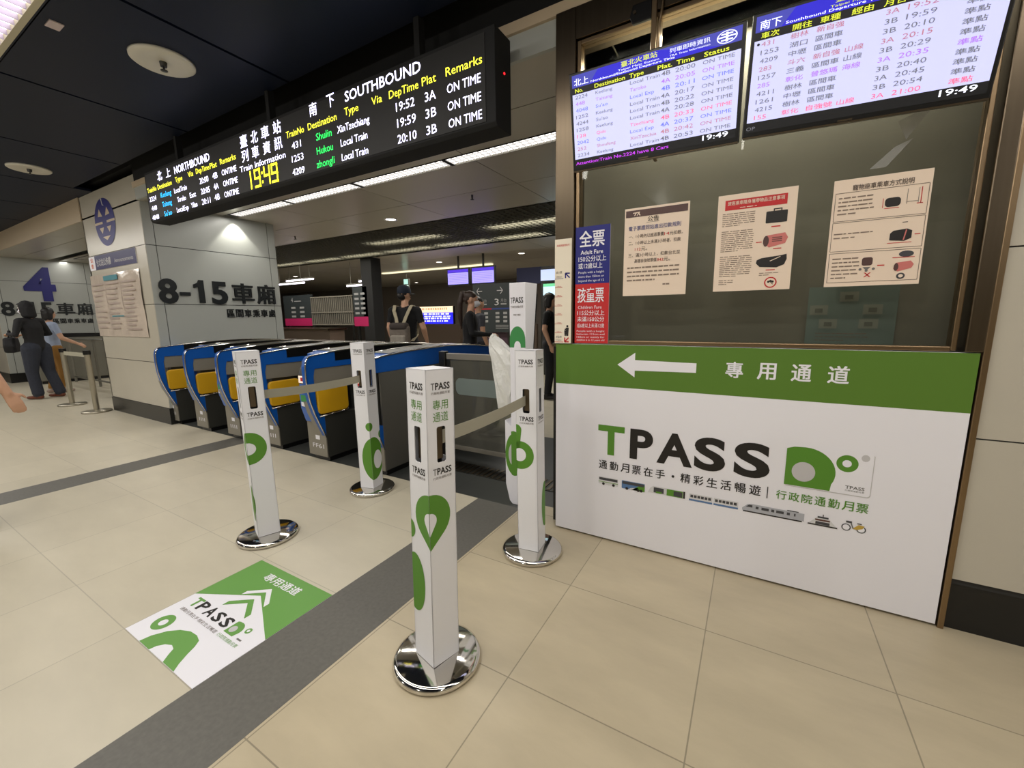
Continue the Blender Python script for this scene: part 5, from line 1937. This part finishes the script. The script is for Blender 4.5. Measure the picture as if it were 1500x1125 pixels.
def hand(w, d, side, curl=0.5, s=1.0, ang=None):
    """palm, four fingers and a thumb from wrist w along direction d; side = +1 right hand"""
    w, d = Vector(w), Vector(d).normalized()
    o = Vector(ang) if ang else Vector((0, 1, 0))        # where the thumb side faces
    o = (o - d * o.dot(d)).normalized()
    pn = d.cross(o) * side                               # back of the hand direction
    segs = []
    c = w + d * 0.045 * s
    for k in range(4):
        off = o * (0.028 - 0.0185 * k) * s
        kn = w + d * 0.085 * s + off
        segs.append((w + d * 0.015 * s + off * 0.6, kn, 0.0145 * s, 0.0115 * s, 'skin'))
        ln = (0.040, 0.045, 0.042, 0.033)[k] * s
        a = curl * (0.75 + 0.1 * k)
        d1 = (d * math.cos(a) - pn * math.sin(a))
        p1 = kn + d1 * ln
        d2 = (d * math.cos(a * 2) - pn * math.sin(a * 2))
        p2 = p1 + d2 * ln * 0.75
        segs += [(kn, p1, 0.0102 * s, 0.0092 * s, 'skin'), (p1, p2, 0.0092 * s, 0.008 * s, 'skin')]
    t0 = w + d * 0.022 * s + o * 0.024 * s
    t1 = t0 + (d * 0.6 + o * 0.75 - pn * 0.25).normalized() * 0.042 * s
    t2 = t1 + (d * 0.85 + o * 0.25 - pn * 0.35).normalized() * 0.03 * s
    segs += [(t0, t1, 0.013 * s, 0.0105 * s, 'skin'), (t1, t2, 0.0105 * s, 0.0085 * s, 'skin')]
    return segs


def person(label, loc, face, tags, height=1.65, larm=None, rarm=None, lleg=None, rleg=None, wide=1.0, hair=None, top='top', sleeve=0.5, legw=1.0, head_turn=0.0, lean=0.0, shoe='shoe', curl=0.6, mask=False, voxel=0.011, rest=None, group=None):
    """local frame: +y forward, +x right. arms: (elbow, wrist) ; legs: (knee, ankle)"""
    k = height / 1.70
    larm = larm or ((-0.235, -0.03, 1.14), (-0.225, 0.06, 0.90))
    rarm = rarm or ((0.235, -0.03, 1.14), (0.225, 0.06, 0.90))
    lleg = lleg or ((-0.10, 0.02, 0.49), (-0.10, -0.02, 0.085))
    rleg = rleg or ((0.10, 0.02, 0.49), (0.10, -0.02, 0.085))
    S = []
    S.append(((0, 0, 0.93), (0, 0.005, 1.06), (0.165 * wide, 0.115, 0.10), (0.145 * wide, 0.10, 0.10), 'hip'))
    S.append(((0, 0.005, 1.06), (0, 0 + lean * .5, 1.26), (0.145 * wide, 0.10, 0.10), (0.168 * wide, 0.115, 0.10), top))
    S.append(((0, lean * .5, 1.26), (0, lean, 1.37), (0.168 * wide, 0.115, 0.10), (0.15 * wide, 0.085, 0.07), top))
    for s_ in (-1, 1):
        S.append(((0, lean, 1.39), (s_ * 0.172 * wide, lean - 0.005, 1.375), 0.06, 0.062, top))
    S.append(((0, lean, 1.40), (0, lean + 0.012, 1.50), 0.056, 0.052, 'skin'))
    for s_, (el, wr) in ((-1, larm), (1, rarm)):
        sh = Vector((s_ * 0.178 * wide, lean - 0.005, 1.37))
        el, wr = Vector(el), Vector(wr)
        m = sh.lerp(el, 0.62)
        S.append((sh, m, 0.058, 0.05, top))
        S.append((m, el, 0.047, 0.042, top if sleeve > 0.5 else 'skin'))
        S.append((el, el.lerp(wr, 0.3), 0.043, 0.042, top if sleeve > 0.9 else 'skin'))
        S.append((el.lerp(wr, 0.3), wr, 0.041, 0.028, top if sleeve > 0.9 else 'skin'))
        S += hand(wr, (wr - el), s_, curl, 1.0, (0, 1, 0.2) if abs((wr - el).normalized().y) < 0.8 else (-s_, 0, 0.3))
    for s_, (kn, an) in ((-1, lleg), (1, rleg)):
        hp = Vector((s_ * 0.092 * wide, 0, 0.90))
        kn, an = Vector(kn), Vector(an)
        S.append((hp, kn, 0.098 * legw, 0.066 * legw, 'legs'))
        S.append((kn, an + Vector((0, 0, 0.03)), 0.064 * legw, 0.046 * legw * (1.35 if legw > 1.05 else 1), 'legs'))
        S.append((an, an + Vector((0, 0.0, -0.02)), 0.042, 0.042, shoe))
        S.append((an + Vector((0, -0.035, -0.045)), an + Vector((0, 0.145, -0.05)), (0.042, 0.042, 0.038), (0.042, 0.045, 0.03), shoe))
    # head: skull, jaw, nose, ears, lips, brows
    hc = Vector((0, lean + 0.02, 1.605))
    hs = [((0, 0.0, 0.012), (0, -0.012, 0.018), (0.074, 0.088, 0.092), (0.072, 0.09, 0.09)), ((0, 0.028, -0.045), (0, 0.034, -0.072), (0.055, 0.056, 0.05), (0.040, 0.044, 0.034)),
          ((0, 0.088, -0.006), (0, 0.102, -0.024), 0.0095, 0.0135), ((-0.02, 0.086, -0.058), (0.02, 0.086, -0.058), 0.0085, 0.0085),
          ((-0.034, 0.075, 0.022), (-0.016, 0.083, 0.024), 0.011, 0.011), ((0.034, 0.075, 0.022), (0.016, 0.083, 0.024), 0.011, 0.011),
          ((-0.077, -0.004, 0.012), (-0.075, 0.0, -0.026), (0.009, 0.016, 0.018), (0.009, 0.013, 0.014)), ((0.077, -0.004, 0.012), (0.075, 0.0, -0.026), (0.009, 0.016, 0.018), (0.009, 0.013, 0.014))]
    rot = Matrix.Rotation(-head_turn, 3, 'Z')
    for a, b, r0, r1 in hs:
        S.append((hc + rot @ Vector(a), hc + rot @ Vector(b), r0, r1, 'skin'))
    S = [(tuple(Vector(a) * k), tuple(Vector(b) * k), tuple(np.array(r0 if isinstance(r0, tuple) else (r0,) * 3) * k), tuple(np.array(r1 if isinstance(r1, tuple) else (r1,) * 3) * k), t_) for a, b, r0, r1, t_ in S]
    v, f = soup([s_[:4] for s_ in S], voxel)
    # colour each face by the limb it belongs to
    cen = np.array([v[list(q)].mean(0) for q in f])
    best, bi = np.full(len(cen), 1e9), np.zeros(len(cen), int)
    for i, (a, b, r0, r1, t_) in enumerate(S):
        a, b = np.array(a), np.array(b)
        d = b - a
        tt = np.clip(((cen - a) @ d) / max(1e-9, d @ d), 0, 1)
        rr_ = np.array(r0) + (np.array(r1) - np.array(r0)) * tt[:, None]
        dist = np.linalg.norm((cen - a - tt[:, None] * d) / rr_, axis=1)
        up_ = dist < best
        best[up_] = dist[up_]
        bi[up_] = i
    names = [s_[4] for s_ in S]
    tagl = {'hip': tags.get('hip', tags[top])}
    mb = MB()
    mb.v = [tuple(p) for p in v]
    for q, i in zip(f, bi):
        m = tagl.get(names[i]) or tags.get(names[i], SKIN)
        mb.f.append(q)
        mb.mi.append(mb.mid(m))
        mb.sm.append(True)
    o = mb.build('person', label=label, cat='person', group=group)
    o.location = (loc[0], loc[1], 0)
    o.rotation_euler = (0, 0, face)
    # eyes
    e = MB()
    for s_ in (-1, 1):
        c = (hc + rot @ Vector((s_ * 0.027, 0.079, 0.008))) * k
        e.add([Vector(p) * 0.0095 * k + c for p in ICO[0]], ICO[1], WHITE, True)
        c2 = (hc + rot @ Vector((s_ * 0.027, 0.085, 0.008))) * k
        e.add([Vector(p) * 0.0052 * k + c2 for p in ICO[0]], ICO[1], BLACK, True)
    e.build('eyes', o)
    hm = {'hc': hc * k, 'rot': rot, 'k': k}
    if hair:
        hs_, hmat = hair
        sg_ = [(tuple(hc * k + rot @ Vector(a) * k), tuple(hc * k + rot @ Vector(b) * k), tuple(np.array(r0 if isinstance(r0, tuple) else (r0,) * 3) * k), tuple(np.array(r1 if isinstance(r1, tuple) else (r1,) * 3) * k)) for a, b, r0, r1 in hs_]
        hv, hf = soup(sg_, 0.009, 2)
        h_ = MB()
        h_.add([tuple(p) for p in hv], hf, hmat, True)
        h_.build('hair', o)
    if mask:
        mk = MB()
        pts = []
        for j in range(5):
            for i in range(9):
                a = -1.25 + 2.5 * i / 8
                rr_ = 0.086 - 0.012 * abs(j - 2) + (0.022 * math.exp(-a * a * 6) if j < 4 else 0)
                pts.append((hc + rot @ Vector((math.sin(a) * rr_ * 0.86, 0.018 + math.cos(a) * rr_, -0.02 - 0.021 * j))) * k)
        mk.add(pts, [(j * 9 + i, j * 9 + i + 1, (j + 1) * 9 + i + 1, (j + 1) * 9 + i) for j in range(4) for i in range(8)], WHITE, True)
        mk.build('face_mask', o)
    return o, hm


CAPH = [((0, -0.012, 0.03), (0, -0.02, 0.045), (0.08, 0.094, 0.085), (0.078, 0.09, 0.08)), ((0, -0.06, -0.02), (0, -0.055, -0.05), (0.066, 0.045, 0.05), (0.055, 0.035, 0.035))]
BLKT = mat('black_shirt', (20, 20, 22), 0.85, noise=0.1, nscale=30)
DKP = mat('dark_trousers', (30, 31, 36), 0.85, noise=0.1, nscale=30)
SHO = mat('dark_shoe', (30, 26, 26), 0.5)

# man with cap and backpack
man, hm = person('man seen from behind in dark cap and black T-shirt, wearing a backpack', (-4.42, 4.52), math.radians(22), {'top': BLKT, 'legs': DKP, 'shoe': SHO}, 1.73, sleeve=0.4, wide=1.1, hair=(CAPH, HAIR), head_turn=0.5, rarm=((0.27, -0.02, 1.13), (0.26, 0.14, 0.93)))
c_ = MB()
CAPM = mat('navy_cap', (30, 38, 54), 0.8, noise=0.1, nscale=60)
k_ = hm['k']
prof = [(0.094, -0.005), (0.098, 0.02), (0.096, 0.05), (0.082, 0.085), (0.05, 0.108), (0.0, 0.115)]
n_ = 28
vs, fs = [], []
for j in range(n_):
    t = 2 * PI * j / n_
    for r_, z_ in prof:
        vs.append(hm['hc'] + hm['rot'] @ Vector((r_ * 0.9 * math.cos(t), -0.008 + r_ * 1.06 * math.sin(t), 0.02 + z_)) * k_)
for j in range(n_):
    for i in range(len(prof) - 1):
        a, b = j * len(prof) + i, ((j + 1) % n_) * len(prof) + i
        fs.append((a, b, b + 1, a + 1))
c_.add(vs, fs, CAPM, True)
br = []
for j in range(13):
    a = PI * (0.1 + 0.8 * j / 12)
    for r_, dz in ((0.09, 0.018), (0.16, 0.004), (0.16, 0.0), (0.09, 0.012)):
        br.append(hm['hc'] + hm['rot'] @ Vector((r_ * math.cos(a) * 0.8, r_ * math.sin(a), 0.005 + dz)) * k_)
fs = []
for j in range(12):
    for i in range(4):
        fs.append((4 * j + i, 4 * j + (i + 1) % 4, 4 * j + 4 + (i + 1) % 4, 4 * j + 4 + i))
c_.add(br, fs, CAPM)
c_.build('cap', man)
BPM = mat('grey_backpack', (118, 108, 98), 0.8, noise=0.15, nscale=25)
BPS = mat('beige_strap', (176, 166, 140), 0.8)
bp = thing('backpack', 'grey and beige backpack hanging low on the man in the cap', 'backpack', (-4.42, 4.52, 0), rz=math.radians(22))
b_ = MB()
b_.box(-0.15, 0.13, -0.27, -0.13, 0.90, 1.20, BPM, 0.045, 4)
b_.build('bag', bp)
b_ = MB()
b_.box(-0.12, 0.10, -0.31, -0.25, 0.92, 1.06, mat('backpack_pocket', (150, 142, 130), 0.8, noise=0.1, nscale=30), 0.025, 3)
b_.build('front_pocket', bp)
b_ = MB()
b_.box(-0.14, 0.12, -0.285, -0.14, 1.13, 1.235, mat('backpack_flap', (66, 58, 54), 0.8), 0.04, 3)
b_.build('flap', bp)
for s_ in (-1, 1):
    b_ = MB()
    pts = [(s_ * 0.045, -0.19, 1.21), (s_ * 0.07, -0.155, 1.30), (s_ * 0.11, -0.125, 1.40), (s_ * 0.125, -0.06, 1.465), (s_ * 0.125, 0.03, 1.46), (s_ * 0.125, 0.11, 1.39), (s_ * 0.14, 0.135, 1.25), (s_ * 0.15, 0.05, 1.05), (s_ * 0.14, -0.12, 0.97)]
    vs, fs = [], []
    for p in pts:
        for dx, dz in ((-0.024, 0), (0.024, 0), (0.024, 0.014), (-0.024, 0.014)):
            q = Vector(p)
            out = Vector((0, q.y + 0.01, 0)).normalized() * dz if abs(q.y) > 0.06 else Vector((0, 0, dz))
            vs.append(q + Vector((dx, 0, 0)) + out)
    for j in range(len(pts) - 1):
        for i in range(4):
            fs.append((4 * j + i, 4 * j + (i + 1) % 4, 4 * j + 4 + (i + 1) % 4, 4 * j + 4 + i))
    b_.add(vs, fs, BPS)
    b_.build('strap', bp)

# woman with ponytail, holding a phone
PONY = [((0, -0.012, 0.03), (0, -0.02, 0.045), (0.079, 0.094, 0.084), (0.077, 0.09, 0.08)), ((0, -0.07, 0.0), (0, -0.065, -0.04), (0.06, 0.04, 0.05), (0.05, 0.03, 0.03)), ((0.0, -0.10, 0.085), (0.0, -0.13, 0.09), 0.034, 0.03), ((0, -0.13, 0.08), (0.01, -0.16, -0.05), 0.032, 0.04), ((0.01, -0.16, -0.05), (0.0, -0.165, -0.24), 0.04, 0.036), ((0.0, -0.165, -0.24), (0.0, -0.15, -0.40), 0.036, 0.014)]
pon, hm = person('woman with long brown ponytail and white mask in black cardigan, arm held out', (-3.32, 4.58), math.radians(-58), {'top': BLKT, 'legs': DKP, 'shoe': SHO}, 1.62, sleeve=0.95, hair=(PONY, BHAIR), mask=True, rarm=((0.24, 0.05, 1.14), (0.12, 0.30, 1.12)), larm=((-0.24, 0.03, 1.14), (-0.10, 0.29, 1.10)), lean=0.02)
BUN = [((0, -0.012, 0.03), (0, -0.02, 0.045), (0.079, 0.094, 0.084), (0.077, 0.09, 0.08)), ((0, -0.07, 0.0), (0, -0.07, -0.04), (0.06, 0.04, 0.05), (0.055, 0.035, 0.035)), ((0.0, -0.085, 0.07), (0.0, -0.10, 0.075), 0.045, 0.04)]
GRS = mat('grey_tshirt', (66, 68, 76), 0.85, noise=0.1, nscale=30)
person('woman with hair in a bun and grey T-shirt, beyond the ponytail woman', (-3.85, 5.55), math.radians(-30), {'top': GRS, 'legs': DKP, 'shoe': SHO}, 1.60, sleeve=0.4, hair=(BUN, HAIR), larm=((-0.25, 0.0, 1.13), (-0.14, 0.22, 1.05)))
BOB = [((0, -0.012, 0.03), (0, -0.02, 0.045), (0.084, 0.098, 0.086), (0.08, 0.094, 0.08)), ((-0.06, -0.02, 0.0), (-0.064, -0.02, -0.09), (0.03, 0.06, 0.05), (0.024, 0.05, 0.04)), ((0.06, -0.02, 0.0), (0.064, -0.02, -0.09), (0.03, 0.06, 0.05), (0.024, 0.05, 0.04)), ((0, -0.06, 0.0), (0, -0.07, -0.10), (0.07, 0.05, 0.06), (0.06, 0.04, 0.04))]
person('person with black bob hair in black top, framed between reader box and counter', (-2.76, 5.9), math.radians(-75), {'top': BLKT, 'legs': DKP, 'shoe': SHO}, 1.63, sleeve=0.4, hair=(BOB, HAIR))

# left group
HOOD = [((0, -0.015, 0.03), (0, -0.02, 0.045), (0.09, 0.104, 0.092), (0.088, 0.10, 0.088)), ((0, -0.06, -0.01), (0, -0.07, -0.12), (0.088, 0.06, 0.07), (0.09, 0.06, 0.06)), ((0, 0.055, 0.075), (0, 0.10, 0.065), (0.05, 0.03, 0.014), (0.04, 0.02, 0.01)), ((-0.07, -0.02, -0.01), (-0.07, -0.03, -0.12), (0.026, 0.06, 0.06), (0.026, 0.05, 0.05)), ((0.07, -0.02, -0.01), (0.07, -0.03, -0.12), (0.026, 0.06, 0.06), (0.026, 0.05, 0.05))]
BJK = mat('black_jacket', (24, 24, 27), 0.8, noise=0.15, nscale=20)
DEN = mat('dark_denim', (46, 50, 62), 0.85, noise=0.1, nscale=40)
BRS = mat('brown_shoe', (104, 54, 34), 0.5)
hp_, hm = person('person in black hooded jacket and wide dark trousers by the stanchions', (-10.62, 2.06), math.radians(128), {'top': BJK, 'legs': DEN, 'shoe': BRS}, 1.64, sleeve=1.0, wide=1.08, hair=(HOOD, BJK), mask=True, legw=1.3, rleg=((0.11, -0.04, 0.49), (0.12, -0.14, 0.085)), lleg=((-0.10, 0.05, 0.49), (-0.10, 0.02, 0.085)), rarm=((0.29, 0.0, 1.15), (0.16, 0.24, 1.14)), larm=((-0.29, 0.02, 1.15), (-0.14, 0.26, 1.16)), lean=0.03)
hp_.name = 'person'
b_ = MB()
b_.prism([(-0.02, 0.80), (0.30, 0.80), (0.34, 0.92), (0.28, 1.06), (0.02, 1.06), (-0.05, 0.92)], 'yz', 0.0, 0.14, BJK, 0.03)
b_.tube([(0.07, 0.04, 1.05), (0.07, 0.10, 1.17), (0.07, 0.18, 1.17), (0.07, 0.24, 1.05)], 0.012, BJK)
sb = b_.build('shoulder_bag', label='black bag carried in front of the hooded person', cat='bag')
sb.location = (-10.93, 1.75, 0)
sb.rotation_euler = (0, 0, math.radians(70))
SKYS = mat('pale_blue_shirt', (160, 172, 196), 0.8)
MUS = mat('mustard_trousers', (150, 108, 50), 0.85)
person('person in pale blue shirt and mustard trousers partly behind the hooded person', (-11.25, 2.40), math.radians(10), {'top': SKYS, 'legs': MUS, 'shoe': mat('pale_shoe', (170, 150, 140), 0.6)}, 1.55, sleeve=0.4, hair=(BOB, HAIR), rarm=((0.30, 0.02, 1.12), (0.40, 0.20, 1.0)), lleg=((-0.12, 0.0, 0.49), (-0.13, -0.1, 0.085)))

# passer-by cut by the left edge
WSH = mat('white_tshirt', (222, 220, 214), 0.8)
BLKS = mat('black_trousers', (18, 18, 24), 0.9)
pb, hm = person('passer-by in white T-shirt and black trousers cut off at the left edge', (-4.33, 0.36), math.radians(8), {'top': WSH, 'hip': BLKS, 'legs': BLKS, 'shoe': SHO}, 1.66, sleeve=0.4, hair=(CAPH, HAIR), legw=1.25, rarm=((0.25, 0.16, 1.12), (0.25, 0.25, 0.88)), rleg=((0.12, 0.12, 0.50), (0.14, -0.06, 0.085)), lleg=((-0.10, 0.0, 0.49), (-0.10, -0.22, 0.10)), voxel=0.008, curl=0.35)

# ---------------------------------------------------------------- tidy
bpy.data.scenes.remove(TMP)
